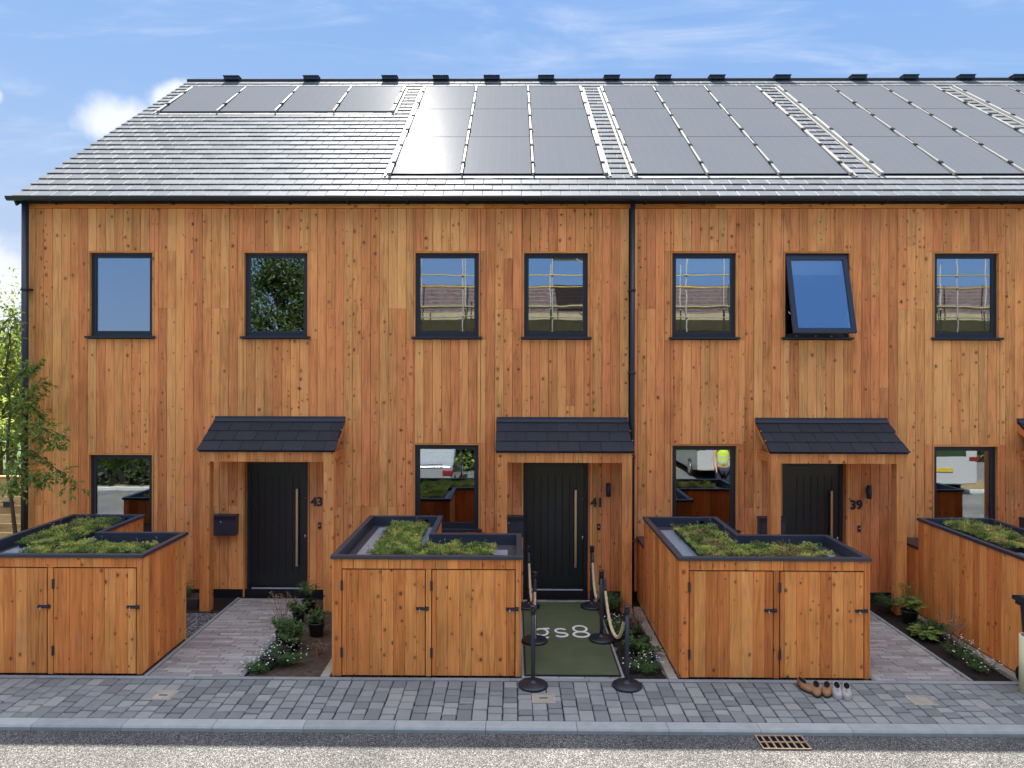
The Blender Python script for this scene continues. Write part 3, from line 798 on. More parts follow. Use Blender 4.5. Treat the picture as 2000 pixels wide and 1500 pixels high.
# gutter and pipes
def gutter():
    mb = MB(); n = 10; prof = [(-.255+.06*(1-math.cos(math.pi*i/n)), 6.225-.062*math.sin(math.pi*i/n)) for i in range(n+1)]
    pin = [(y+.003 if y < -.195 else y-.003, z+.003) for y, z in prof[::-1]]
    mb.prism(prof+pin, XL-.16, XR+.1, 'x'); 
    mb.prism(prof, XL-.163, XL-.158, 'x')
    g_ = mb.build('gutter', MAT['black'], T)
    x = XL+.5
    while x < XR:
        mb = MB(); mb.box(x-.010, x+.010, -.2, -.03, 6.15, 6.165); mb.box(x-.016, x+.016, -.05, -.028, 6.135, 6.18); mb.build('bracket', MAT['black'], g_); x += .92
gutter()
def pipe(x, r=.038, top=6.17):
    mb = MB(); y = -.118
    mb.tube([(x, y, top), (x, y, .02)], r, 16)
    p = mb.build('downpipe', MAT['black'], T)
    for z in (4.78, 3.5, 2.2, .9):
        mb = MB(); mb.tube([(x, y, z), (x, y, z+.045)], r+.006, 14); mb.box(x-.055, x+.055, y+.03, y+.116, z+.008, z+.037); mb.build('bracket', MAT['black'], p)
pipe(XL+.065, .050); pipe(1.835, .036)

# main roof
SL = .705; YE, ZE = -.2, 6.225; CS = 1/math.sqrt(1+SL*SL); SN = SL*CS
def RF(x, s, n=0): return (x, YE+s*CS-n*SN, ZE+s*SN+n*CS)
def roof():
    random.seed(5)
    smax = 7.22; mb = MB()
    mb.idx([RF(XL-.05, -.0, -.03), RF(XR+.1, 0, -.03), RF(XR+.1, smax, -.03), RF(XL-.05, smax, -.03), RF(XL-.05, 0, -.12), RF(XR+.1, 0, -.12), RF(XR+.1, smax, -.12), RF(XL-.05, smax, -.12)],
           [(0, 1, 2, 3), (7, 6, 5, 4), (0, 4, 5, 1), (1, 5, 6, 2), (3, 2, 6, 7), (3, 7, 4, 0)])
    yr = RF(0, smax)[1]; zr = RF(0, smax)[2]
    mb.idx([(XL-.05, yr+.01, zr-.01), (XR+.1, yr+.01, zr-.01), (XR+.1, 11.6, 6.2), (XL-.05, 11.6, 6.2)], [(0, 3, 2, 1)])
    r = mb.build('roof', MAT['void'], T)
    mb = MB(); ex = .2465; w = .302; t = .011; rows = int(smax/ex)+1
    for i in range(rows):
        s0 = i*ex-.02; s1 = min(s0+ex+.06, smax); x = XL-.065-(w/2 if i % 2 else 0)+U(-.004, .004)
        while x < XR+.1:
            a, c = max(x, XL-.065), min(x+w, XR+.1)
            if c-a > .015:
                q = rnd3(); l0 = .026+U(0, .004); l1 = .006
                sk = U(-.003, .003)
                V = [RF(a+.002, s0+sk, l0), RF(c-.002, s0+sk, l0+U(-.0015, .0015)), RF(c-.002, s1, l1), RF(a+.002, s1, l1)]
                e = .007; V = [RF(a+.002+e, s0+sk, l0), RF(c-.002-e, s0+sk, l0), RF(c-.002-e, s1, l1), RF(a+.002+e, s1, l1)]
                V2 = [RF(a+.002, s0+sk, l0-.004), RF(c-.002, s0+sk, l0-.004), RF(c-.002, s1, l1-.004), RF(a+.002, s1, l1-.004)]
                mb.idx([V2[0], V[0], V[3], V2[3], V[1], V2[1], V2[2], V[2]], [(0, 1, 2, 3), (4, 5, 6, 7)], (q[0], q[1], 2.0))
                V += [RF(a+.002, s0+sk, l0-t), RF(c-.002, s0+sk, l0-t), RF(c-.002, s1, l1-t), RF(a+.002, s1, l1-t)]
                mb.idx(V, [(0, 1, 2, 3), (0, 4, 5, 1), (1, 5, 6, 2), (3, 7, 4, 0)], q)
            x += w
    mb.build('slates', MAT['slate'], r)
    # verge strip on the left rake
    mb = MB()
    mb.idx([RF(XL-.072, -.02, .0), RF(XL-.045, -.02, .0), RF(XL-.045, smax, .0), RF(XL-.072, smax, .0), RF(XL-.072, -.02, -.14), RF(XL-.045, -.02, -.14), RF(XL-.045, smax, -.14), RF(XL-.072, smax, -.14)],
           [(0, 1, 2, 3), (7, 6, 5, 4), (0, 4, 5, 1), (1, 5, 6, 2), (3, 2, 6, 7), (3, 7, 4, 0)]); mb.build('verge', MAT['black'], r)
    mb = MB(); x = XL-.08; pts = []; rr = []
    while x < XR:
        pts += [(x, yr, zr-.005), (x+.435, yr, zr-.005), (x+.437, yr, zr-.005), (x+.449, yr, zr-.005)]; rr += [.062, .062, .070, .070]; x += .45
    mb.tube(pts, .064, 12); mb.build('ridge_tiles', MAT['ridge'], r)
    for x in (-6.66, -4.78, -2.93, -1.73, -.53, .75, 2.29, 3.49, 4.75, 6.28, 8.05, 9.25, 10.56, 11.8):
        mb = MB(); mb.prism([(yr-.17, zr-.02), (yr+.12, zr-.02), (yr+.12, zr+.055), (yr-.17, zr+.055)], x-.175, x+.175, 'x')
        mb.prism([(yr-.19, zr+.05), (yr+.13, zr+.06), (yr+.13, zr+.08), (yr-.19, zr+.072)], x-.19, x+.19, 'x')
        mb.build('ridge_vent', MAT['black'], r, bevel=.006)
roof()
TILT = rad(1.2)
def array(xs, s0, s1, rows):
    """solar panels laid in the roof: columns between xs"""
    ph = (s1-s0)/rows
    mb = MB()
    def strip(xa, xb, sa, sb, n0, n1, name=None):
        V = [RF(xa, sa, n1), RF(xb, sa, n1), RF(xb, sb, n1), RF(xa, sb, n1), RF(xa, sa, n0), RF(xb, sa, n0), RF(xb, sb, n0), RF(xa, sb, n0)]
        mb.idx(V, [(0, 1, 2, 3), (7, 6, 5, 4), (0, 4, 5, 1), (1, 5, 6, 2), (3, 2, 6, 7), (3, 7, 4, 0)], rnd3())
    strip(xs[0]-.09, xs[-1]+.09, s0-.13, s0-.05, .004, .026)
    ar = mb.build('solar_array', MAT['rail'], T)
    mb = MB(); strip(xs[0]-.09, xs[-1]+.09, s1+.015, s1+.06, .012, .04); mb.build('top_flashing', MAT['rail'], ar)
    for i in range(len(xs)-1):
        for r in range(rows):
            mb = MB(); a, c = xs[i]+.02, xs[i+1]-.02; sa, sb = s0+r*ph+.006, s0+(r+1)*ph-.006
            L = sb-sa; k0, k1 = .066-.5*L*math.sin(TILT), .066+.5*L*math.sin(TILT)
            fr = .012
            V = [RF(a, sa, k0), RF(c, sa, k0), RF(c, sb, k1), RF(a, sb, k1)]; V2 = [RF(a, sa, k0-.04), RF(c, sa, k0-.04), RF(c, sb, k1-.04), RF(a, sb, k1-.04)]
            mb.face(V2[::-1]);
            for j in range(4): mb.face([V[(j+1) % 4], V[j], V2[j], V2[(j+1) % 4]])
            Vi = [RF(a+fr, sa+fr, k0), RF(c-fr, sa+fr, k0), RF(c-fr, sb-fr, k1), RF(a+fr, sb-fr, k1)]
            for j in range(4): mb.face([V[j], V[(j+1) % 4], Vi[(j+1) % 4], Vi[j]])
            pan = mb.build('solar_panel', MAT['panelframe'], ar)
            mb = MB(); d = .0012
            Vg = [RF(a+fr, sa+fr, k0-d), RF(c-fr, sa+fr, k0-d), RF(c-fr, sb-fr, k1-d), RF(a+fr, sb-fr, k1-d)]
            mb.face(Vg, [(0, 0), (1, 0), (1, 1), (0, 1)]); mb.build('panel_glass', MAT['pv'], ar)
    for i, x in enumerate(xs):
        e = .0
        mb = MB(); strip(x-.015+(-.02 if i == 0 else 0), x+.015+(.02 if i == len(xs)-1 else 0), s0-.03, s1+.02, .02, .080)
        if i == 0: strip(x-.095, x-.06, s0-.08, s1+.02, .02, .045)
        if i == len(xs)-1: strip(x+.06, x+.095, s0-.08, s1+.02, .02, .045)
        mb.build('rail', MAT['rail'], ar)
        nn = rows*2
        for j in range(nn):
            mb = MB(); s = s0+(j+.5)*(s1-s0)/nn; strip(x-.03, x+.03, s-.035, s+.035, .03, .096); mb.build('clamp', MAT['clamp'], ar)
def cols(a, n, w=1.157): return [a+i*w for i in range(n+1)]
array([-7.31, -6.1, -4.9, -3.7, -2.5], 4.50, 6.38, 1)
array(cols(-2.02, 3, 1.167), .86, 6.38, 3)
array(cols(1.98, 3), .86, 6.38, 3)
array(cols(5.97, 3), .86, 6.38, 3)
array(cols(9.9, 3), .86, 6.38, 3)

# ------------------------------------------------------------------ timber bin stores
def cluster_leaves(mb, c, n, r, L, w, zf=1.0):
    for _ in range(n):
        d = Vector((random.gauss(0, 1), random.gauss(0, 1), random.gauss(0, 1)*zf+.3)).normalized()
        p = Vector(c)+d*r*random.random()**.5
        mb.leaf(p, d+Vector((U(-.5, .5), U(-.5, .5), U(-.3, .5))), (U(-1, 1), U(-1, 1), 1), L*U(.6, 1.3), w*U(.6, 1.3), rnd3())
def store(X, label, tr):
    Yf, Yb1, Yb2 = -2.83, -1.70, -.60; Wd = 2.205; ww = 1.055
    zt = 1.368
    t = thing('bin_store', label, 'bin store', (X+Wd/2, -1.9, 0), 'timber bin stores in front of the terrace')
    mb = MB(); bw = .1365
    def run(p, q, nm, z0=.006, z1=zt):
        p, q = Vector((*p, 0)), Vector((*q, 0)); d = (q-p); L = d.length; d.normalize(); s = 0
        while s < L-.004:
            w = min(bw, L-s)
            if L-s-w < .03: w = L-s
            mb.board(p+d*s+Vector((0, 0, z0)), d, (0, 0, 1), nm, w, z1-z0, .02, .004, .003); s += w
    # front: corner boards, middle board and the strip over the doors
    x = X+.02
    D = [(X+.118, X+1.088), (X+1.165, X+2.135)]; dz = 1.243
    for a, c in ((X+.02, D[0][0]-.006), (D[0][1]+.006, D[1][0]-.006), (D[1][1]+.006, X+Wd-.02)):
        mb.board((a, Yf, .002), (1, 0, 0), (0, 0, 1), (0, -1, 0), c-a, (dz+.008 if a > X+.5 and a < X+1.5 else zt)-.006, .02, .004, .002)
    x = D[0][0]-.004
    while x < D[1][1]+.002:
        w = min(bw, D[1][1]+.006-x)
        mb.board((x, Yf, dz+.010), (1, 0, 0), (0, 0, 1), (0, -1, 0), w, zt-dz-.010, .02, .004, .003); x += w
    run((X+Wd, Yf+.02), (X+Wd, Yb1), (1, 0, 0)); run((X+Wd, Yb1), (X+ww, Yb1), (0, 1, 0))
    run((X+ww, Yb1), (X+ww, Yb2), (1, 0, 0)); run((X+ww, Yb2), (X, Yb2), (0, 1, 0)); run((X, Yb2), (X, Yf+.02), (-1, 0, 0))
    for a in (X+.0, X+Wd-.02): mb.box(a, a+.02, Yf-.001, Yf+.02, .006, zt, rnd3(), 2)
    # low end section against the house wall
    run((X+ww, Yb2+.004), (X+ww, -.004), (1, 0, 0), .006, .93); run((X, -.004), (X, Yb2+.004), (-1, 0, 0), .006, .93)
    mb.build('cladding', MAT['store'], t)
    mb = MB(); mb.box(X+.021, X+Wd-.021, Yf+.021, Yb1-.021, .0, 1.24); mb.box(X+.021, X+ww-.021, Yb1-.021, Yb2-.021, .0, 1.24)
    mb.build('carcass', MAT['void'], t)
    mb = MB(); mb.box(X-.01, X+ww+.01, Yb2+.002, -.002, .932, .975); mb.build('low_cap', MAT['cap'], t, bevel=.003)
    # capping: ring of folded metal
    mb = MB(); o = .018; cw = .07; z1 = 1.405; z0 = zt-.004; zi = 1.262
    O = [(X-o, Yf-o), (X+Wd+o, Yf-o), (X+Wd+o, Yb1+o), (X+ww+o, Yb1+o), (X+ww+o, Yb2+o), (X-o, Yb2+o)]
    I = [(X-o+cw, Yf-o+cw), (X+Wd+o-cw, Yf-o+cw), (X+Wd+o-cw, Yb1+o-cw), (X+ww+o-cw, Yb1+o-cw), (X+ww+o-cw, Yb2+o-cw), (X-o+cw, Yb2+o-cw)]
    Q = [(x+(.02 if x < X+Wd/2 and x < X+ww-.2 else -.02), y+(.02 if y < -2.5 else -.02)) for x, y in O]
    Q = [(X+.002, Yf+.002), (X+Wd-.002, Yf+.002), (X+Wd-.002, Yb1-.002), (X+ww-.002, Yb1-.002), (X+ww-.002, Yb2-.002), (X+.002, Yb2-.002)]
    V = [(*p, z0) for p in O]+[(*p, z1) for p in O]+[(*p, z1) for p in I]+[(*p, zi) for p in I]+[(*p, z0) for p in Q]; F = []
    for k in range(6):
        k2 = (k+1) % 6; F += [(k, k2, 6+k2, 6+k), (6+k, 6+k2, 12+k2, 12+k), (12+k, 12+k2, 18+k2, 18+k), (k2, k, 24+k, 24+k2)]
    mb.idx(V, F); mb.build('capping', MAT['cap'], t, bevel=.004)
    mb = MB(); mb.face([(*p, zi+.002) for p in I]); mb.build('roof_membrane', MAT['membrane'], t)
    # light sheet under the planting
    (fx0, fx1, fy0, fy1), (bx0, bx1, by1) = tr
    mb = MB(); sx0 = X+.17 if fx0 > X+.2 else fx0-.1
    sx1 = min(fx1+.17, X+Wd-.1)
    mb.box(sx0, sx1, fy0-.03, fy1+.03, zi+.004, zi+.018); mb.box(sx0, bx1+.08, fy1+.031, by1+.1, zi+.004, zi+.018); mb.build('roof_sheet', MAT['sheet'], t)
    mb = MB(); mb.lathe([(0, 0), (.028, 0), (.028, .01), (0, .01)], (0, 0, 0), 14); mb.v = [(p[0]+X+ww-.22, Yb2-.053-p[2], p[1]+1.34) for p in mb.v]
    mb.build('overflow_outlet', MAT['hole'], t)
    for a, c in D:
        mb = MB(); x = a+.003
        first = True
        while x < c-.005:
            w = min(bw, c-.003-x)
            if first: w = .05; first = False
            mb.board((x, Yf-.003, .012), (1, 0, 0), (0, 0, 1), (0, -1, 0), w, dz-.016, .019, .004, .002); x += w
        dd = mb.build('store_door', MAT['store'], t)
        for z in (.22, 1.0):
            mb = MB(); mb.box(a-.016, a+.012, Yf-.014, Yf-.0035, z, z+.115); mb.build('hinge', MAT['black'], dd, bevel=.002)
        mb = MB(); zz = .775; mb.box(c-.105, c-.005, Yf-.014, Yf-.0035, zz, zz+.034); mb.box(c+.002, c+.042, Yf-.014, Yf-.001, zz-.004, zz+.038)
        mb.tube([(c-.1, Yf-.022, zz+.017), (c+.03, Yf-.022, zz+.017)], .007, 8); h = mb.build('bolt', MAT['black'], dd)
        mb = MB(); mb.tube([(c-.06, Yf-.024, zz+.02), (c-.06, Yf-.05, zz-.015)], .005, 8); mb.box(c+.012, c+.03, Yf-.0165, Yf-.0142, zz+.01, zz+.026); mb.build('bolt_lever', MAT['steel'], dd)
SX = [-6.545, -2.112, 1.93, 5.955]
TRAYS = {
 0: ((-5.95, -4.50, -2.60, -2.09), (-6.32, -5.72, -.86)),
 1: ((-1.725, -.24, -2.61, -2.09), (-1.725, -1.22, -.92)),
 2: ((2.27, 3.80, -2.63, -2.10), (2.27, 2.82, -1.02)),
 3: ((6.4, 7.8, -2.6, -2.08), (6.22, 6.80, -.74))}
SL_ = ['leftmost timber bin store, cut by the photo edge, left of the path to door 43',
 'timber bin store between the potted bed and the green carpet, two doors',
 'timber bin store right of the carpet with a row of shoes at its foot',
 'timber bin store furthest right, seen mostly by its long side, wheelie bin before it']
for i, X in enumerate(SX): store(X, SL_[i], TRAYS[i])
# sedum
def sedum(i, label, gold):
    (fx0, fx1, fy0, fy1), (bx0, bx1, by1) = TRAYS[i]; z = 1.284; random.seed(100+i)
    t = thing('sedum_planting', label, 'plants', ((fx0+fx1)/2, (fy0+fy1)/2, z), 'sedum trays on the bin store roofs')
    rects = []
    n = 3; w = (fx1-fx0)/n
    rects += [(fx0+k*w, fx0+(k+1)*w, fy0, fy1) for k in range(n)]
    m = 2; h = (by1-fy1)/m
    rects += [(bx0, bx1, fy1+k*h, fy1+(k+1)*h) for k in range(m)]
    for r in rects:
        x0, x1, y0, y1 = r[0]+.008, r[1]-.008, r[2]+.008, r[3]-.008
        mb = MB(); mb.box(x0, x1, y0, y1, z, z+.055)
        nx = int((x1-x0)/.06)
        for k in range(nx): mb.box(x0+(k+.2)*(x1-x0)/nx, x0+(k+.8)*(x1-x0)/nx, y0-.006, y0-.0005, z, z+.06)
        mb.build('tray', MAT['rubber'], t)
    mb = MB(); mg = MB()
    for r in rects:
        A = (r[1]-r[0])*(r[3]-r[2])
        for _ in range(int(A*1900)):
            x, y = U(r[0]-.015, r[1]+.015), U(r[2]-.015, r[3]+.015)
            h = .045+.075*noise.noise(Vector((x*4, y*4, i*7)))+.035*noise.noise(Vector((x*13, y*13, i)))
            if noise.noise(Vector((x*5+3, y*5, i*2.1))) > .42 and random.random() < .6: continue
            gsel = noise.noise(Vector((x*3+9, y*3, i*3.3)))+U(-.25, .25) > (.34-gold)
            tgt = mg if gsel else mb
            k = random.random()
            dark = (U(0, .5),)*1+(0, 0)
            for _ in range(5):
                d = Vector((U(-1, 1), U(-1, 1), U(.1, 1.3)))
                q = (min(1, max(0, .5+1.3*noise.noise(Vector((x*6, y*6, 3+i)))+U(-.3, .3))), 0, 0)
                tgt.leaf((x+U(-.02, .02), y+U(-.02, .02), z+.05+h*U(.25, 1)), d, (U(-1, 1), U(-1, 1), 1), U(.018, .04), U(.008, .016), q)
            if random.random() < .012:
                zz = z+.06+h; mf = MB(); mf.tube([(x, y, zz-.04), (x+U(-.01, .01), y, zz+.05)], .002, 4)
                for _ in range(6): mf.leaf((x, y, zz+.05), (U(-1, 1), U(-1, 1), U(-.2, .8)), (0, 0, 1), .02, .012, rnd3())
                mf.build('sedum_flower', MAT['dry'], t)
    mb.build('sedum_foliage', MAT['sedum'], t); mg.build('bronze_sedum_foliage', MAT['sedumgold'], t)
sedum(0, 'L shaped green sedum planting on the leftmost bin store', -.1)
sedum(1, 'L shaped bright green sedum planting on the store left of the carpet', -.02)
sedum(2, 'L shaped sedum planting with bronze and yellow patches on the store right of the carpet', .16)
sedum(3, 'sedum planting on the rightmost bin store, cut by the photo edge', .1)

# ------------------------------------------------------------------ carpet and letters
mb = MB(); mb.box(.155, 1.245, -2.80, -.235, .009, .019); cp = mb.build('carpet', MAT['carpet'])
tag(cp, 'green entrance carpet with white gs8 lettering leading to door 41', 'carpet')
mb = MB(); frm = [(.135, .155), (1.245, 1.265)]
for a, c in frm: mb.box(a, c, -2.82, -.235, .009, .0205)
mb.box(.155, 1.245, -2.82, -2.80, .009, .0205); mb.build('carpet_border', MAT['rubber'], cp)
def ribbon(mb, pts, w, z, X0, Y0, sx, sy):
    P = [Vector((X0+x*sx, Y0+y*sy, 0)) for x, y in pts]; n = len(P); Lf = []; Rt = []
    for i in range(n):
        d = P[min(i+1, n-1)]-P[max(i-1, 0)]; 
        if (P[0]-P[-1]).length < 1e-6 and i in (0, n-1): d = P[1]-P[-2]
        d.normalize(); nn = Vector((-d.y, d.x, 0))*w; nn.y *= 1.6; Lf.append(P[i]+nn); Rt.append(P[i]-nn)
    for i in range(n-1):
        q = [Rt[i], Rt[i+1], Lf[i+1], Lf[i]]; mb.face([(p.x, p.y, z) for p in q])
def arc(cx, cy, rx, ry, a0, a1, n=22): return [(cx+rx*math.cos(rad(a0+(a1-a0)*i/n)), cy+ry*math.sin(rad(a0+(a1-a0)*i/n))) for i in range(n+1)]
w = .0165; z = .0215; Yb = -1.635; hs = .30
mb = MB()
# g
ribbon(mb, arc(.5, .52, .42, .40, 0, 360), w, z, .285, Yb, .2, hs)
ribbon(mb, [(.62, .93), (.8, .95), (1.08, .95)], w, z+.0006, .285, Yb, .2, hs)
ribbon(mb, arc(.5, .0, .45, .22, 185, 345, 16), w, z+.0012, .285, Yb, .2, hs)
mb.build('letter', MAT['white'], cp); mb = MB()
ribbon(mb, arc(.5, .70, .36, .25, 25, 270, 16)+arc(.5, .22, .40, .23, 90, -155, 16), w, z, .55, Yb, .2, hs)
mb.build('letter', MAT['white'], cp); mb = MB()
ribbon(mb, arc(.5, .27, .48, .31, 90, 450), w, z, .81, Yb, .215, hs)
ribbon(mb, arc(.5, .95, .42, .37, 90, 450), w, z+.0006, .81, Yb, .215, hs)
mb.build('letter', MAT['white'], cp)

# ------------------------------------------------------------------ stanchions and ropes
def stanchion(x, y, label):
    z = .0 if y < -2.9 else .02
    t = thing('stanchion', label, 'barrier post', (x, y, z), 'rope barrier posts along the carpet')
    mb = MB(); mb.lathe([(0, 0), (.165, 0), (.17, .006), (.168, .022), (.15, .034), (.06, .048), (.034, .056), (.028, .075), (.0245, .08)], (x, y, z), 40); mb.build('base', MAT['pole'], t)
    mb = MB(); mb.lathe([(.0245, .07), (.0245, .885), (0, .885)], (x, y, z), 24); mb.build('post', MAT['pole'], t)
    mb = MB(); mb.lathe([(.0248, .815), (.031, .82), (.031, .875), (.027, .885), (.03, .895), (.041, .90), (.041, .908), (.012, .918), (0, .919)], (x, y, z), 24)
    for k in range(4):
        a = k*math.pi/2+.785; mb.tube([(x+.03*math.cos(a), y+.03*math.sin(a), z+.86), (x+.042*math.cos(a), y+.042*math.sin(a), z+.862)], .006, 6)
    mb.build('cap', MAT['pole'], t)
PO = {'L1': (.228, -3.06), 'L2': (.285, -1.80), 'L3': (.235, -.46), 'R1': (1.29, -3.055), 'R2': (1.165, -1.73), 'R3': (1.18, -.45)}
LB = {'L1': 'black rope barrier post nearest the road at the left corner of the carpet', 'L2': 'black rope barrier post halfway down the left side of the carpet',
 'L3': 'black rope barrier post left of door 41, partly behind the bin store', 'R1': 'black rope barrier post nearest the road at the right corner of the carpet',
 'R2': 'black rope barrier post halfway down the right side of the carpet, beside the letters', 'R3': 'black rope barrier post just right of the door 41 threshold'}
for k, (x, y) in PO.items(): stanchion(x, y, LB[k])
def rope(a, b_, sag, off, label):
    (xa, ya), (xb, yb) = PO[a], PO[b_]
    A = Vector((xa+off[0], ya-.04, .845)); B = Vector((xb+off[1], yb+.04, .845))
    t = thing('barrier_rope', label, 'rope', ((xa+xb)/2, (ya+yb)/2, 0), 'twisted ropes between the posts')
    n = 90; c = []
    for i in range(n+1):
        s = i/n; p = A.lerp(B, s); p.z -= sag*(1-(2*s-1)**2)**.85 if False else sag*(1-abs(2*s-1)**2.4); c.append(p)
    length = sum((c[i+1]-c[i]).length for i in range(n))
    mb = MB()
    for k in range(3):
        path_ = []; d = 0
        for i in range(6, n-5):
            tg = (c[min(i+1, n)]-c[max(i-1, 0)]).normalized(); sd = tg.cross(Vector((1, .01, 0))).normalized(); up = tg.cross(sd)
            if i: d += (c[i]-c[i-1]).length
            an = d/.085*2*math.pi+k*2*math.pi/3; path_.append(c[i]+(sd*math.cos(an)+up*math.sin(an))*.0095)
        mb.tube(path_, .0118, 7, rnd3())
    mb.build('cord', MAT['rope'], t)
    for idx in ((0, 7), (n, n-7)):
        mb = MB(); r = range(*idx) if idx[0] < idx[1] else range(idx[0], idx[1], -1)
        mb.tube([c[i] for i in r], .019, 12); mb.build('end_ferrule', MAT['pole'], t)
rope('L3', 'L2', .50, (.0, .0), 'beige twisted rope on the left side, from the door end to the middle post')
rope('L2', 'L1', .50, (.0, .0), 'beige twisted rope on the left side, seen end on behind the nearest post')
rope('R3', 'R2', .46, (.0, -.01), 'beige twisted rope on the right side, from the door end to the middle post')
rope('R2', 'R1', .50, (.03, -.01), 'beige twisted rope on the right side hanging over the planted bed')

# ------------------------------------------------------------------ plants
def potmesh(t, x, y, r, h, m='pot'):
    mb = MB(); mb.lathe([(0, .0), (r*.76, 0), (r, h*.93), (r*1.06, h*.93), (r*1.06, h), (r*.95, h), (r*.92, h*.88), (0, h*.86)], (x, y, -.01), 24); mb.build('pot', MAT[m], t)
    mb = MB(); mb.lathe([(r*.92, h*.87), (r*.4, h*.89), (0, h*.9)], (x, y, -.008), 16); mb.build('compost', MAT['darksoil'], t)
def plant(x, y, kind, label, r=.16, h=.25, n=260, pot=0, flowers=0, group='plants in the front beds', cat='plant', potm='pot', leafm=None):
    r *= 1.28; h *= 1.12; n = int(n*1.35)
    t = thing('potted_plant' if pot else {'fern': 'fern', 'daisy': 'daisy', 'leafy': 'leafy_plant', 'broad': 'broad_leaved_plant', 'stems': 'dry_stemmed_plant'}[kind], label, cat, (x, y, 0), group)
    z0 = 0
    if pot: potmesh(t, x, y, pot, pot*1.75, potm); z0 = pot*1.55
    mb = MB()
    if kind == 'fern':
        for _ in range(int(n/9)):
            a = U(0, 6.28); sp = U(.5, 1)*r; top = h*U(.6, 1)
            prev = Vector((x, y, z0))
            for j in range(1, 9):
                s = j/8; p = Vector((x+math.cos(a)*sp*s, y+math.sin(a)*sp*s, z0+top*math.sin(s*2.2)/1.0*.95))
                d = p-prev; sd = d.cross(Vector((0, 0, 1)))
                if sd.length < 1e-5: sd = Vector((1, 0, 0))
                sd.normalize(); L = .05*(1-s*.7)
                q = rnd3()
                mb.leaf(p, sd+d.normalized()*.6, (0, 0, 1), L, L*.35, q); mb.leaf(p, -sd+d.normalized()*.6, (0, 0, 1), L, L*.35, q); prev = p
    elif kind == 'broad':
        for _ in range(int(n/6)):
            a = U(0, 6.28); e = U(.25, 1.1); L = U(.07, .13); base = Vector((x+math.cos(a)*r*U(.1, .6), y+math.sin(a)*r*U(.1, .6), z0+h*U(.2, .7)))
            d = Vector((math.cos(a), math.sin(a), e*.5)); m_ = d.cross(Vector((0, 0, 1))).normalized()
            q = rnd3(); up = Vector((0, 0, 1)); w = L*.42
            P = [base, base+d*L*.3+m_*w*.8, base+d*L*.7+m_*w*.75+up*-.01, base+d*L*1.05-up*.03, base+d*L*.7-m_*w*.75+up*-.01, base+d*L*.3-m_*w*.8]; mid = base+d*L*.5+up*.012
            for j in range(6): mb.face([mid, P[j], P[(j+1) % 6]], None, q)
            mb.tube([(x, y, z0-.01), base], .003, 4, q)
    elif kind == 'stems':
        for _ in range(int(n/12)):
            a = U(0, 6.28); b_ = Vector((x+U(-.05, .05), y+U(-.05, .05), z0)); e = b_+Vector((math.cos(a)*r*U(.2, 1), math.sin(a)*r*U(.2, 1), h*U(.6, 1)))
            mb.tube([b_, b_.lerp(e, .5)+Vector((0, 0, .03)), e], .0025, 4, rnd3())
            for _ in range(8): mb.leaf(e+Vector((U(-.02, .02), U(-.02, .02), U(-.05, .02))), (U(-1, 1), U(-1, 1), U(0, 1)), (0, 0, 1), .025, .012, rnd3())
    else:
        st = 14 if kind == 'leafy' else 26
        for _ in range(st):
            a = U(0, 6.28); rr = r*random.random()**.5; e = Vector((x+math.cos(a)*rr, y+math.sin(a)*rr, z0+h*U(.4, 1)*(1-.45*(rr/r)**2)))
            mb.tube([(x+math.cos(a)*rr*.3, y+math.sin(a)*rr*.3, z0-.01), e], .0022, 4, rnd3())
            for _ in range(int(n/st)):
                s = U(.25, 1); p = Vector((x, y, z0)).lerp(e, s)+Vector((U(-1, 1), U(-1, 1), U(-1, 1)))*.025
                L = U(.03, .06) if kind == 'leafy' else U(.018, .035)
                mb.leaf(p, (U(-1, 1), U(-1, 1), U(-.2, 1)), (U(-.5, .5), U(-.5, .5), 1), L, L*(.5 if kind == 'leafy' else .3), rnd3())
    lm = leafm or {'broad': 'hosta', 'stems': 'dry'}.get(kind, 'plantleaf')
    mb.build('foliage', MAT[lm], t)
    if flowers:
        proto = None
        for _ in range(flowers):
            mf = MB()
            a = U(0, 6.28); rr = r*1.05*random.random()**.5; c = Vector((x+math.cos(a)*rr, y+math.sin(a)*rr, z0+h*U(.75, 1.12)*(1-.4*(rr/r)**2))); s = U(.006, .011)
            pts = [c+Vector((math.cos(k*1.047)*s, math.sin(k*1.047)*s*.9, .004+math.sin(k*1.047)*s*.3)) for k in range(6)]
            for k in range(6): mf.face([c, pts[k], pts[(k+1) % 6]])
            mf.build('flower', MAT['petal'], t)
random.seed(42)
# bed beside the first path
plant(-3.01, -.66, 'fern', 'fern in a pot at the back of the bed, right of the door 43 step', .17, .26, 420, .10)
plant(-3.02, -1.12, 'leafy', 'potted leafy plant with a yellow flower below the fern, at the path edge', .16, .2, 330, .085)
plant(-2.64, -1.58, 'leafy', 'bushy plant in a grey pot close to the store side', .13, .17, 330, .11)
plant(-3.00, -1.86, 'leafy', 'dark potted leafy plant leaning over the path edge, middle of the bed', .20, .24, 480, .095, 0, potm='rubber')
plant(-3.22, -1.25, 'stems', 'tall wispy dry stems overhanging the path to door 43', .2, .42, 200)
plant(-2.78, -2.12, 'leafy', 'feathery green plant in the middle of the bed, behind the big daisies', .22, .27, 700, .08, 0, potm='rubber')
plant(-2.80, -2.52, 'daisy', 'largest clump of small white daisies, centre front of the bed left of the store', .24, .22, 1500, 0, 48)
plant(-2.98, -2.26, 'daisy', 'loose clump of white daisies behind the largest clump', .15, .2, 600, 0, 22)
plant(-3.02, -2.74, 'daisy', 'white daisies round an empty looking pot at the front corner by the path', .15, .15, 600, 0, 14)
t = thing('plant_pot', 'grey plastic pot standing among daisies at the front corner of the bed', 'pot', (-2.93, -2.66, 0), 'plants in the front beds'); potmesh(t, -2.93, -2.62, .085, .15)
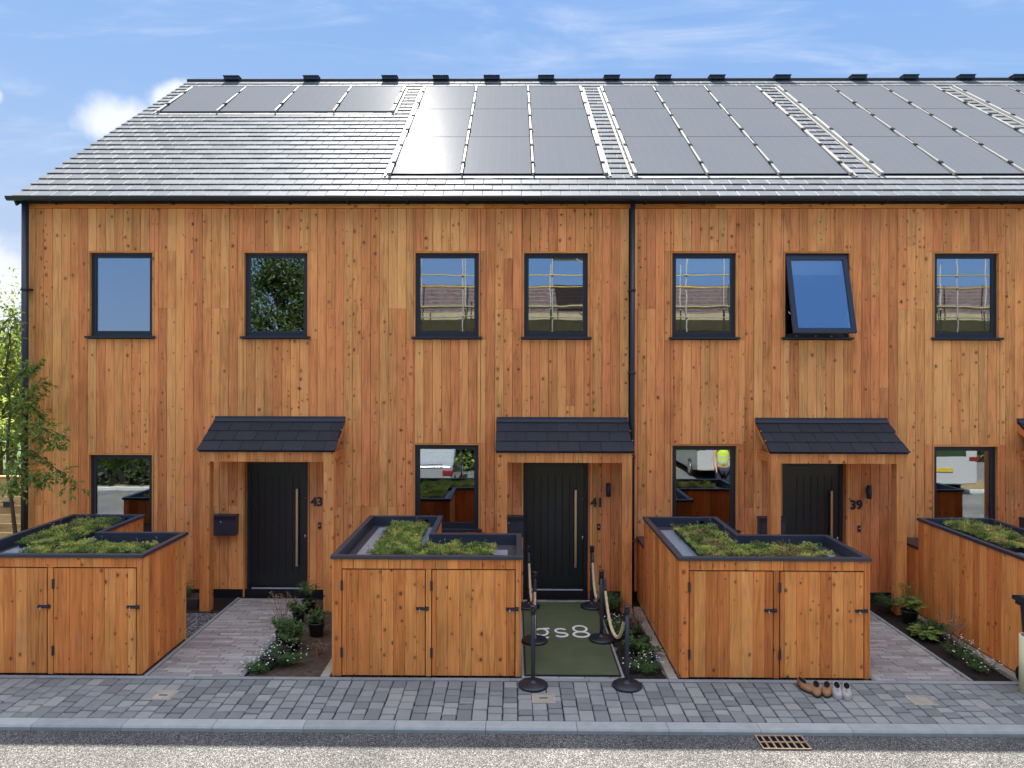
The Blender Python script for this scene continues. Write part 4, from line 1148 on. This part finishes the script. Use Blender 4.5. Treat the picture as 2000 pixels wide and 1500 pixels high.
plant(-2.42, -2.25, 'stems', 'small dry stem in bare soil next to the bin store', .06, .14, 60)
# behind the first store
plant(-5.02, -.34, 'fern', 'dark fern in shade between the leftmost store and the porch of 43', .22, .3, 500, 0)
mb = MB(); mb.box(-5.18, -4.72, -.5, -.2, -.03, .12, rnd3()); tag(mb.build('planter', MAT['pot'], None, bevel=.01), 'low dark planter trough behind the leftmost bin store', 'planter')
# bed right of the carpet
plant(1.46, -.72, 'fern', 'grassy fern at the top of the bed beside the carpet', .18, .3, 480)
plant(1.42, -1.25, 'daisy', 'white daisies under the rope at the upper end of the carpet bed', .14, .16, 680, 0, 24)
plant(1.50, -1.62, 'leafy', 'light green leafy plant in the middle of the carpet bed', .18, .22, 560)
plant(1.68, -1.50, 'stems', 'pinkish dry flower stems against the stone edging of the carpet bed', .14, .30, 260)
plant(1.60, -2.14, 'leafy', 'dense green leafy plant behind the front daisies of the carpet bed', .2, .25, 760)
plant(1.55, -2.58, 'daisy', 'white daisies at the front end of the bed beside the carpet', .19, .15, 1200, 0, 42)
plant(1.78, -1.05, 'stems', 'thin dry stems at the foot of the store side, carpet bed', .08, .22, 90)
# bed right of the third path
plant(5.50, -.60, 'fern', 'spiky green plant at the top of the right hand bed by the porch of 39', .19, .26, 500)
plant(5.62, -.98, 'broad', 'yellow green broad leaved plant in a grey pot, right hand bed', .17, .2, 260, .11, potm='pot')
plant(5.68, -.82, 'stems', 'tall yellow flower stems above the potted plant in the right hand bed', .15, .46, 200, leafm='hosta')
plant(5.52, -1.52, 'broad', 'round leaved light green plant halfway down the right hand bed', .2, .13, 300)
plant(5.70, -1.36, 'leafy', 'dark leafy plant in the middle of the right hand bed beside the stone edging', .18, .2, 520)
plant(5.74, -1.75, 'stems', 'pale pinkish flower stems in front of the long store side', .16, .34, 240)
plant(5.62, -2.12, 'daisy', 'green plant with creamy flowers in the right hand bed, third from the road', .19, .2, 700, 0, 26)
plant(5.58, -2.52, 'daisy', 'small white daisies at the road end of the right hand bed', .19, .15, 1000, 0, 26)

# ------------------------------------------------------------------ trees
def tree(name, label, base, H, crown, cr, nl, leaf, m, seed, trunk=.12, nb=14, group=None, clump=.35, cat='tree'):
    random.seed(seed); t = thing(name, label, cat, base, group)
    mb = MB(); bx, by, bz = base; cx, cy, cz = crown
    top = Vector((cx, cy, cz+cr[2]*.4))
    mb.tube([(bx, by, bz-.1), Vector((bx, by, bz)).lerp(top, .4)+Vector((U(-.1, .1), U(-.1, .1), 0)), top], [trunk, trunk*.7, trunk*.2], 9)
    cl = []
    for _ in range(nb):
        d = Vector((random.gauss(0, 1), random.gauss(0, 1), random.gauss(0, 1))).normalized()*U(.35, 1)
        c = Vector((cx+d.x*cr[0], cy+d.y*cr[1], cz+d.z*cr[2])); cl.append(c)
        s = Vector((bx, by, bz)).lerp(top, min(.95, max(.3, (c.z-bz)/(top.z-bz)*.75)))
        mb.tube([s, s.lerp(c, .5)+Vector((0, 0, .1)), c], [trunk*.35, trunk*.2, .01], 6)
    mb.build('trunk', MAT['bark'], t)
    mb = MB()
    for _ in range(nl):
        c = random.choice(cl); k = clump*max(cr)
        p = c+Vector((random.gauss(0, k*.6), random.gauss(0, k*.6), random.gauss(0, k*.45)))
        mb.leaf(p, (U(-1, 1), U(-1, 1), U(-1, .6)), (U(-1, 1), U(-1, 1), 1), leaf*U(.6, 1.3), leaf*U(.35, .6), rnd3())
    mb.build('crown', MAT[m], t); return t
# slender young tree by the left corner
def young_tree():
    random.seed(3); t = thing('young_tree', 'slender young tree with drooping leafy branches at the left corner of the terrace', 'tree', (-7.30, -.75, 0))
    def at(px, py, Y=-.75): D = 11.09+Y; return Vector(((px-1003)*D/1386, Y, 3.6-(py-718)*D/1386))
    mb = MB(); tr = [Vector((-7.28, -.75, -.1)), at(24, 1045), at(17, 985), at(9, 935), at(8, 880), at(14, 800), at(4, 720), at(16, 640)]
    mb.tube(tr, [.03, .028, .024, .021, .018, .014, .010, .005], 8)
    br = [[at(8, 880), at(60, 885, -.8), at(100, 915, -.9), at(145, 957, -.95)], [at(8, 905), at(50, 930, -.9), at(75, 945, -1.0), at(95, 935, -1.0)], [at(10, 860), at(45, 850, -.7), at(85, 858, -.8), at(118, 878, -.85)],
          [at(12, 820), at(40, 795, -.7), at(60, 765, -.6), at(72, 745, -.6)], [at(12, 830), at(50, 830, -.9), at(80, 838, -1), at(112, 850, -1.05)], [at(8, 760), at(30, 735), at(50, 720, -.6), at(70, 712, -.5)],
          [at(8, 780), at(-20, 750), at(-60, 735), at(-90, 760)], [at(4, 720), at(15, 680), at(8, 640), at(20, 610)], [at(8, 870), at(-30, 860), at(-70, 880), at(-110, 900)],
          [at(12, 850), at(-10, 830, -.3), at(-40, 800, -.2), at(-60, 780, -.1)], [at(10, 800), at(38, 780, -.3), at(60, 800, -.25), at(80, 820, -.2)], [at(6, 740), at(-25, 700), at(-40, 660), at(-50, 640)],
          [at(8, 890), at(30, 915, -1.1), at(22, 950, -1.2), at(10, 960, -1.2)]]
    lf = MB()
    for b_ in br:
        pts = []
        for i in range(3):
            for s in (0, .25, .5, .75): pts.append(b_[i].lerp(b_[i+1], s)+Vector((0, 0, .01*U(-1, 1))))
        pts.append(b_[3]); mb.tube(pts, [.010*(1-i/13)+.0018 for i in range(len(pts))], 5)
        dens = 1.0
        for i in range(2, len(pts)):
            for tw in range(4):
                d = Vector((U(-1, 1), U(-1, 1), U(-.9, .6)))*U(.08, .22); e = pts[i]+d
                if e.y > -.1: e.y = -.1
                mb.tube([pts[i], e], .0016, 4)
                for _ in range(7):
                    p = pts[i].lerp(e, U(.2, 1.1))
                    lf.leaf(p, d.normalized()+Vector((U(-.9, .9), U(-.9, .9), U(-1, .3))), (U(-.6, .6), U(-.6, .6), 1), U(.05, .095), U(.024, .042), rnd3())
    mb.build('trunk', MAT['bark'], t); lf.build('crown', MAT['leaf'], t)
young_tree()
tree('background_tree', 'sunlit leafy tree beyond the fence at the far left edge', (-13.9, 8, -.1), 5, (-14.0, 8, 2.9), (1.6, 1.6, 2.0), 9000, .13, 'bgleaf', 8, .11, 26)
tree('background_tree', 'taller pale tree behind the sunlit tree at the far left', (-18.5, 15, -.1), 7, (-18.5, 15, 3.9), (2.6, 2, 2.7), 9000, .17, 'bgleaf', 9, .14, 26)
# fence with gate at the left
fc = thing('timber_fence', 'pale horizontal board fence at the left end of the terrace', 'fence', (-9.9, .4, 0))
mb = MB(); random.seed(4)
z = .02
while z < 1.7:
    mb.board((-12.4, .36, z), (0, 0, 1), (1, 0, 0), (0, -1, 0), .145, 4.6, .02, .004, .004); z += .147
mb.build('boards', MAT['fencewood'], fc)
mb = MB(); mb.box(-12.4, -7.8, .34, .42, 1.79, 1.82, rnd3(), 0); mb.build('top_rail', MAT['fencewood'], fc)
for x in (-12.4, -10.1, -7.9):
    mb = MB(); mb.box(x, x+.09, .385, .475, -.1, 1.788, rnd3(), 2); mb.build('fence_post', MAT['fencewood'], fc)
mb = MB(); mb.box(-8.26, -8.14, .325, .337, 1.32, 1.40); mb.tube([(-8.26, .31, 1.405), (-8.06, .31, 1.40)], .009, 8); mb.build('latch', MAT['black'], fc)

# ------------------------------------------------------------------ shoes
def shoe(x, y, ang, label, up, so, kind):
    t = thing('shoe', label, 'shoe', (x, y, 0), 'shoes left in front of the bin store')
    def R(px, py): c, s = math.cos(rad(ang)), math.sin(rad(ang)); return (x+px*c-py*s, y+px*s+py*c)
    # outline, toe towards the road (negative y)
    N = 20; out = []
    for k in range(N):
        a = 2*math.pi*k/N; yy = -math.sin(a)*.135; wv = .056 if yy < 0 else .044
        xx = math.cos(a)*wv*(1-.12*math.sin(a)**4); out.append((xx, yy))
    def ring(s, z, dy=0): return [(*R(px*s, py*s+dy), z) for px, py in out]
    mb = MB(); rs = [ring(.98, .0), ring(1.03, .01), ring(1.0, .026)]
    V = sum(rs, []); F = [(i*N+k, i*N+k, 0) for i in range(0) for k in range(0)]
    for i in range(2):
        for k in range(N): F.append((i*N+(k+1) % N, i*N+k, (i+1)*N+k, (i+1)*N+(k+1) % N))
    F.append(tuple(range(N-1, -1, -1))[::-1])
    F.append(tuple(2*N+k for k in range(N))[::-1])
    mb.idx(V, F, smooth=False); mb.build('sole', MAT[so], t)
    # upper: vamp rises from toe to the opening; heel wall
    mb = MB()
    oc = .045; 
    lv = [(1.0, .026, 0), (1.0, .042, 0), (.88, .058, .005)]
    rs = [[(*R(px*s, py*s+dy), z+max(0, (py+.02))*(.12 if z > .03 else 0)) for px, py in out] for s, z, dy in lv]
    # opening ring near the heel
    op = [(*R(math.cos(2*math.pi*k/N)*.034, .045-math.sin(2*math.pi*k/N)*.062), .078+(.012 if kind == 'trainer' else 0)+.014*(-math.sin(2*math.pi*k/N))) for k in range(N)]
    rs.append(op); rs.append([(*R(math.cos(2*math.pi*k/N)*.030, .045-math.sin(2*math.pi*k/N)*.056), .045) for k in range(N)])
    V = sum(rs, []); F = []
    for i in range(3):
        for k in range(N): F.append((i*N+(k+1) % N, i*N+k, (i+1)*N+k, (i+1)*N+(k+1) % N))
    u = mb.idx(V[:4*N], F, smooth=True); mb.build('upper', MAT[up], t)
    mb = MB(); V2 = [(p[0], p[1], p[2]-.001) for p in rs[3]]+rs[4]; F = [((k+1) % N, k, N+k, N+(k+1) % N) for k in range(N)]+[tuple(N+k for k in range(N))[::-1]]
    mb.idx(V2, F, smooth=True); mb.build('lining', MAT['rubber'], t)
    mb = MB(); mb.tube([Vector(p)+Vector((0, 0, .002)) for p in op+op[:1]], .0035 if kind == 'trainer' else .004, 6, cap=False); mb.build('collar', MAT['sole'] if kind == 'trainer' else MAT[up], t)
    if kind == 'trainer':
        mb = MB()
        for q in range(3):
            yy = -.03-q*.018; mb.tube([(*R(-.022, yy), .072-q*.004), (*R(0, yy-.003), .080-q*.005), (*R(.022, yy), .072-q*.004)], .003, 5)
        mb.build('laces', MAT['sole'], t)
shoe(3.365, -3.19, -20, 'tan slip on shoe, left one of the upright tan pair', 'tanleather', 'darksole', 'slip')
shoe(3.475, -3.20, -25, 'tan slip on shoe next to the grey trainers', 'tanleather', 'darksole', 'slip')
shoe(3.275, -3.10, 14, 'tan shoe turned aside behind the tan pair, leftmost of the row', 'tanleather', 'darksole', 'slip')
shoe(3.575, -3.235, -19, 'grey trainer next to the tan shoes', 'greyfabric', 'sole', 'trainer')
shoe(3.672, -3.25, -24, 'grey trainer at the right end of the row of shoes', 'greyfabric', 'sole', 'trainer')

# ------------------------------------------------------------------ covers and drain
def cover(x, y, label, s=.1, w=.2, h=.17, slot=True):
    t = thing('service_cover', label, 'service cover', (x, y, 0), 'small service covers in the pavement')
    mb = MB(); e = .028
    mb.box(x-w/2-e, x+w/2+e, y-h/2-e, y-h/2, -.02, .0045); mb.box(x-w/2-e, x+w/2+e, y+h/2, y+h/2+e, -.02, .0045)
    mb.box(x-w/2-e, x-w/2, y-h/2, y+h/2, -.02, .0045); mb.box(x+w/2, x+w/2+e, y-h/2, y+h/2, -.02, .0045); mb.build('surround', MAT['cover'], t)
    mb = MB(); mb.box(x-w/2+.003, x+w/2-.003, y-h/2+.003, y+h/2-.003, -.02, .0035); mb.build('lid', MAT['stoneblock'], t)
    if slot:
        mb = MB(); mb.box(x-.045, x+.045, y-.01, y+.01, .0032, .0052); mb.build('slot', MAT['hole'], t)
cover(-3.83, -3.35, 'small square cover in the pavement in front of the path to door 43')
cover(.335, -3.36, 'small square cover behind the nearest left barrier post in the pavement')
cover(4.43, -3.35, 'small square cover in the pavement right of the shoes', slot=False)
def grate():
    x0, x1, y0, y1 = 2.395, 2.86, -4.285, -3.99+.04; y1 = -4.03; z = -.045
    t = thing('drain_grate', 'rusty cast iron drain grate in the road by the kerb', 'drain grate', ((x0+x1)/2, (y0+y1)/2, z))
    mb = MB(); mb.box(x0, x1, y0, y1, z-.02, z-.002); mb.build('drain_pit', MAT['hole'], t)
    mb = MB(); f = .014; zt = z+.01
    mb.box(x0, x1, y0, y0+f, z, zt); mb.box(x0, x1, y1-f, y1, z, zt); mb.box(x0, x0+f, y0+f, y1-f, z, zt); mb.box(x1-f, x1, y0+f, y1-f, z, zt)
    ym = (y0+y1)/2; mb.box(x0+f, x1-f, ym-.008, ym+.008, z, zt)
    for i in range(1, 7):
        x = x0+(x1-x0)*i/7; mb.box(x-.009, x+.009, y0+f, ym-.008, z, zt-.001); mb.box(x-.009, x+.009, ym+.008, y1-f, z, zt-.001)
    mb.build('grille', MAT['grate'], t, bevel=.002)
grate()

# ------------------------------------------------------------------ wheelie bin and pale tube
t = thing('wheelie_bin', 'dark green wheelie bin at the right edge in front of the store', 'bin', (6.12, -3.2, 0))
mb = MB(); x0, x1, y0, y1 = 5.80, 6.33, -3.48, -2.9
def frus(a, b_, c, d, z0, s, z1): 
    cx, cy = (a+b_)/2, (c+d)/2
    V = [(cx+(x-cx)*s, cy+(y-cy)*s, z0) for x, y in ((a, c), (b_, c), (b_, d), (a, d))]+[(x, y, z1) for x, y in ((a, c), (b_, c), (b_, d), (a, d))]
    mb.idx(V, [(3, 2, 1, 0), (4, 5, 6, 7), (0, 1, 5, 4), (1, 2, 6, 5), (2, 3, 7, 6), (3, 0, 4, 7)])
frus(x0, x1, y0, y1, .05, .84, .93); mb.build('body', MAT['binplastic'], t, bevel=.02)
mb = MB(); mb.box(x0-.03, x1+.03, y0-.03, y1+.03, .90, .94); mb.build('rim', MAT['binplastic'], t, bevel=.01)
mb = MB(); mb.prism([(y0-.05, .945), (y1+.06, .945), (y1+.06, .99), (y1-.05, 1.025), (y0+.1, 1.0), (y0-.05, .96)], x0-.045, x1+.045, 'x'); mb.build('lid', MAT['binplastic'], t, bevel=.012)
for x in (x0+.0, x1-.05):
    mb = MB(); mb.lathe([(0, -.025), (.09, -.025), (.1, -.015), (.1, .015), (.09, .025), (0, .025)], (0, 0, 0), 24); mb.v = [(x+.025+p[2], y1-.03+p[0], .1+p[1]) for p in mb.v]; mb.build('wheel', MAT['rubber'], t)
mb = MB(); mb.tube([(x0+.1, y1+.05, .93), (x1-.1, y1+.05, .93)], .014, 8); mb.build('handle', MAT['binplastic'], t)
t = thing('plastic_tube', 'pale yellow hollow plastic tube standing upright at the right edge', 'tube', (5.735, -3.17, 0))
mb = MB(); mb.lathe([(.088, 0), (.105, 0), (.105, .64), (.088, .64)], (5.735, -3.17, 0), 36); mb.build('wall', MAT['tubeplastic'], t)
mb = MB(); mb.lathe([(.087, .638), (.087, .02), (0, .02)], (5.735, -3.17, 0), 36); mb.build('lining', MAT['lilac'], t)

# ------------------------------------------------------------------ across the road (seen in the windows)
def vehicle(x0, y0, L, Wd, prof, glassprof, paint, label, name, cat, lamp_z, flip=1):
    """tail at x0, body runs along -x when flip is 1"""
    t = thing(name, label, cat, (x0-flip*L/2, y0, 0)); zr = -.05
    def PX(p): return x0-flip*p
    mb = MB(); n = len(prof); rings = []
    for s, yy in ((.96, -Wd/2), (1, -Wd/2+.07), (1, Wd/2-.07), (.96, Wd/2)):
        rings.append([(PX(px if s == 1 else px*.985+.03), y0+yy, zr+(pz if s == 1 else .02+pz*.97)) for px, pz in prof])
    V = sum(rings, []); F = []
    for i in range(3):
        for k in range(n): F.append((i*n+k, i*n+(k+1) % n, (i+1)*n+(k+1) % n, (i+1)*n+k))
    F += [tuple(range(n))[::-1], tuple(3*n+k for k in range(n))]
    mb.idx(V, F); body = mb.build('body', MAT[paint], t, bevel=.03)
    import bmesh
    bm = bmesh.new(); bm.from_mesh(body.data); bmesh.ops.recalc_face_normals(bm, faces=bm.faces); bm.to_mesh(body.data); bm.free()
    for poly, a, c in glassprof:
        mb = MB(); mb.prism([(PX(px), zr+pz) for px, pz in poly], y0+a, y0+c, 'y'); mb.build('side_window', MAT['carglass'], t)
    for px in (L*.2, L*.8):
        for sgn in (-1, 1):
            mb = MB(); mb.lathe([(0, -.1), (.28, -.1), (.32, -.07), (.32, .07), (.28, .1), (0, .1)], (0, 0, 0), 28); yy = y0+sgn*(Wd/2-.09)
            mb.v = [(PX(px)+p[0], yy+p[2], zr+.32+p[1]) for p in mb.v]; w = mb.build('wheel', MAT['rubber'], t)
            mb = MB(); mb.lathe([(0, 0), (.2, 0), (.2, .02), (0, .03)], (0, 0, 0), 20); mb.v = [(PX(px)+p[0], yy+sgn*(.1+p[2]), zr+.32+p[1]) for p in mb.v]; mb.build('rim', MAT['steel'], w)
    for sgn in (-1, 1):
        mb = MB(); xx = PX(-.012); mb.box(min(xx, PX(.3)), max(xx, PX(.3)), y0+sgn*(Wd/2-.13)-.14, y0+sgn*(Wd/2-.13)+.14, zr+lamp_z, zr+lamp_z+.13); mb.build('tail_lamp', MAT['redlamp'], t, bevel=.02)
    mb = MB(); mb.box(min(PX(-.012), PX(.01)), max(PX(-.012), PX(.01)), y0-.62, y0+.62, zr+(1.15 if cat == 'van' else .98), zr+(1.75 if cat == 'van' else 1.0)); mb.build('rear_window', MAT['carglass'], t)
    mb = MB(); mb.box(min(PX(-.02), PX(.01)), max(PX(-.02), PX(.01)), y0-.26, y0+.26, zr+lamp_z-.3, zr+lamp_z-.19); mb.build('number_plate', MAT['yellow'], t)
    return t
car = [(0, .32), (0, .62), (.06, .95), (.5, 1.0), (1.05, 1.38), (1.5, 1.46), (2.3, 1.45), (3.0, 1.02), (4.0, .9), (4.25, .7), (4.28, .3), (3.6, .22), (.7, .22)]
gp = [([(.75, 1.0), (1.15, 1.34), (2.25, 1.38), (2.85, 1.03)], -.895, -.845), ([(.75, 1.0), (1.15, 1.34), (2.25, 1.38), (2.85, 1.03)], .845, .895)]
def turned(t): t.rotation_euler.z = rad(90)
turned(vehicle(-2.55+2.14, -10.2, 4.28, 1.78, car, gp, 'silver', 'silver car parked across the road, reflected in the ground floor window of 41', 'parked_car', 'car', .72))
van = [(0, .35), (0, 1.9), (.1, 2.0), (3.4, 2.0), (3.9, 1.9), (4.5, 1.2), (5.1, 1.0), (5.15, .35), (4.4, .25), (.8, .25)]
gv = [([(3.5, 1.2), (3.5, 1.75), (3.85, 1.75), (4.25, 1.2)], -.975, -.93), ([(3.5, 1.2), (3.5, 1.75), (3.85, 1.75), (4.25, 1.2)], .93, .975)]
turned(vehicle(12.3+2.55, -11.7, 5.1, 1.95, van, gv, 'vanwhite', 'white van parked across the road, reflected in the ground floor windows on the right', 'parked_van', 'van', 1.0))
turned(vehicle(6.9+2.55, -14.2, 5.1, 1.95, van, gv, 'vanwhite', 'second white van further back across the road, behind the worker', 'parked_van', 'van', 1.0))
# builder in a vest
t = thing('person', 'person in yellow high visibility vest and dark trousers standing across the road', 'person', (5.75, -8.3, -.05))
def skinmesh(name, pts, edges, m, parent, o):
    me = bpy.data.meshes.new(name); me.from_pydata([tuple(Vector(p[:3])) for p in pts], edges, []); ob = bpy.data.objects.new(name, me); COL.objects.link(ob)
    ob.parent = parent; md = ob.modifiers.new('skin', 'SKIN'); me.skin_vertices[0].data[0].use_root = True
    for v, p in zip(me.skin_vertices[0].data, pts): v.radius = (p[3], p[4])
    s_ = ob.modifiers.new('sub', 'SUBSURF'); s_.levels = 2; s_.render_levels = 2; me.materials.append(m); ORG[ob.name] = ORG[parent.name]; return ob
bp = [(0, 0, .98, .15, .11), (0, 0, 1.15, .14, .10), (0, 0, 1.38, .17, .11), (0, 0, 1.50, .06, .06), (0, .01, 1.58, .06, .065), (0, .01, 1.70, .078, .095), (0, .01, 1.78, .05, .06),
      (-.19, 0, 1.43, .055, .055), (-.24, .02, 1.16, .042, .042), (-.22, .12, .93, .032, .03), (-.21, .17, .86, .03, .018),
      (.19, 0, 1.43, .055, .055), (.25, .0, 1.16, .042, .042), (.27, .06, .92, .032, .03), (.27, .09, .84, .03, .018),
      (-.1, 0, .9, .09, .09), (-.11, .02, .5, .062, .065), (-.12, -.01, .09, .042, .045), (-.13, .13, .04, .045, .03),
      (.1, 0, .9, .09, .09), (.12, .02, .5, .062, .065), (.14, -.01, .09, .042, .045), (.16, .13, .04, .045, .03)]
be = [(0, 1), (1, 2), (2, 3), (3, 4), (4, 5), (5, 6), (2, 7), (7, 8), (8, 9), (9, 10), (2, 11), (11, 12), (12, 13), (13, 14), (0, 15), (15, 16), (16, 17), (17, 18), (0, 19), (19, 20), (20, 21), (21, 22)]
for sx, k in ((-1, 10), (1, 14)):   # fingers
    hx, hy, hz = bp[k][:3]
    for q in range(5):
        i = len(bp); bp.append((hx+sx*(.004), hy-.022+q*.012, hz-.03-(.0 if q else -.02), .009, .009)); bp.append((hx+sx*.002, hy-.02+q*.012+(-.02 if q == 0 else 0), hz-.085+abs(q-2)*.008, .008, .008)); be += [(k, i), (i, i+1)]
skinmesh('body', bp, be, MAT['skin'], t, None)
skinmesh('vest', [(0, 0, .92, .185, .14), (0, 0, 1.15, .175, .135), (0, 0, 1.36, .20, .14), (0, 0, 1.46, .10, .09)], [(0, 1), (1, 2), (2, 3)], MAT['hivis'], t, None)
skinmesh('trousers', [(0, 0, .92, .16, .125), (-.11, 0, .84, .105, .105), (-.12, .02, .5, .082, .085), (-.13, 0, .1, .065, .07), (.11, 0, .84, .105, .105), (.13, .02, .5, .082, .085), (.15, 0, .1, .065, .07)], [(0, 1), (1, 2), (2, 3), (0, 4), (4, 5), (5, 6)], MAT['cloth'], t, None)
mb = MB(); mb.lathe([(.108, 1.70), (.10, 1.76), (.07, 1.81), (0, 1.83)], (5.75, -8.29, -.05), 20); mb.build('hair', MAT['rubber'], t)
# builder's bag
t = thing('rubble_bag', 'white rubble bag across the road, reflected in the far right ground window', 'bag', (8.9, -8.4, -.05))
mb = MB(); frus(8.4, 9.4, -8.9, -7.9, -.05, .92, .85); mb.build('bag_body', MAT['bagwhite'], t, bevel=.08)
# hedges and trees opposite
def hedge(x0, x1, y, h, seed, label, n, leaf=.13, m='bgleaf'):
    random.seed(seed); t = thing('hedge', label, 'hedge', ((x0+x1)/2, y, 0)); mb = MB()
    for _ in range(n):
        x = U(x0, x1); hh = h*(.8+.35*noise.noise(Vector((x*.7, y, 0)))); p = (x, y+U(-.8, .8)*(.7+.3*noise.noise(Vector((x*2, 3, 0)))), hh*random.random()**.85)
        mb.leaf(p, (U(-1, 1), U(-1, 1), U(-.6, 1)), (U(-1, 1), U(-1, 1), 1), leaf*U(.6, 1.3), leaf*.6, rnd3())
    mb.build('foliage', MAT[m], t)
    mb = MB(); mb.box(x0+.2, x1-.2, y-.35, y+.25, -.1, h*.7); mb.build('stems', MAT['void'], t)  # near-black hedge core, the shade under the foliage put into its colour
hedge(-3.5, 5.2, -13.6, 2.6, 61, 'long green hedge across the road, reflected in the ground floor windows', 9000, .2)
hedge(-26, -6.5, -10.4, 2.5, 62, 'dark hedge across the road opposite the left end of the terrace', 12000, .16, 'darkleaf')
tree('broadleaf_tree', 'large green tree across the road, reflected in the upper window of 43', (-10.1, -19, -.1), 9, (-9.9, -19, 5.9), (3.0, 2.0, 3.4), 10000, .22, 'darkleaf', 31, .2, 40, clump=.2)
hedge(8.6, 24, -16.5, 2.6, 63, 'green hedge further right across the road, behind the white vans', 8000, .2)
# half built house with scaffold
cb = thing('unfinished_house', 'brick house under construction across the road, reflected in the upper windows', 'building', (12, -28, 0))
def wallbox(x0, x1, y0, y1, z0, z1, m, nm):
    mb = MB()
    mb.box(x0, x1, y0, y1, z0, z1, (.5, .5, .5), 2); mb.uv = [[(mb.v[i][0]+mb.v[i][1], mb.v[i][2]) for i in f] for f in mb.f]; mb.build(nm, m, cb)
wallbox(-6.5, 26, -34, -27.0, 6.55, 8.05, MAT['brick'], 'brickwork')
wallbox(-6.45, 25.95, -33.9, -27.05, -.1, 5.6, MAT['render'], 'blockwork')
wallbox(-6.6, 26.1, -34, -26.9, 5.6, 6.55, MAT['scaffboard'], 'floor_edge')
for x in (-4.5, -.5, 4, 8.5, 13, 18):
    mb = MB(); mb.box(x, x+1.2, -27.04, -27.0, 2.9, 4.6); mb.build('window_opening', MAT['hole'], cb)
sc = thing('scaffold', 'metal scaffold with boards and yellow guard rails in front of the unfinished brick house', 'scaffold', (10, -25.8, 0))
random.seed(9)
x = -7.2; k = 0
while x < 27:
    for y in (-26.6, -25.3):
        mb = MB(); mb.tube([(x, y, -.1), (x+U(-.05, .05), y, U(8.9, 11.2))], .035, 6); mb.build('pole', MAT['galv'], sc)
    x += 2.3; k += 1
for z, m in ((8.35, 'yellow'), (7.75, 'yellow'), (6.2, 'galv'), (4.6, 'galv'), (5.15, 'yellow')):
    mb = MB(); mb.tube([(-7.4, -25.24, z), (27, -25.24, z)], .03, 6); mb.build('guard_rail', MAT[m], sc)
for z in (6.75, 3.9):
    mb = MB(); mb.box(-7.4, 27, -26.5, -25.35, z, z+.06); mb.build('platform', MAT['scaffboard'], sc)
for x0 in (2.0, 16.0):
    mb = MB(); mb.box(x0, x0+5, -26.5, -25.3, 9.3, 9.4); mb.build('platform', MAT['scaffboard'], sc)
    for d in (0, .5):
        mb = MB(); mb.tube([(x0+1+d, -25.2, 9.3), (x0+5+d, -25.2, 6.7)], .03, 6); mb.build('brace', MAT['galv'], sc)
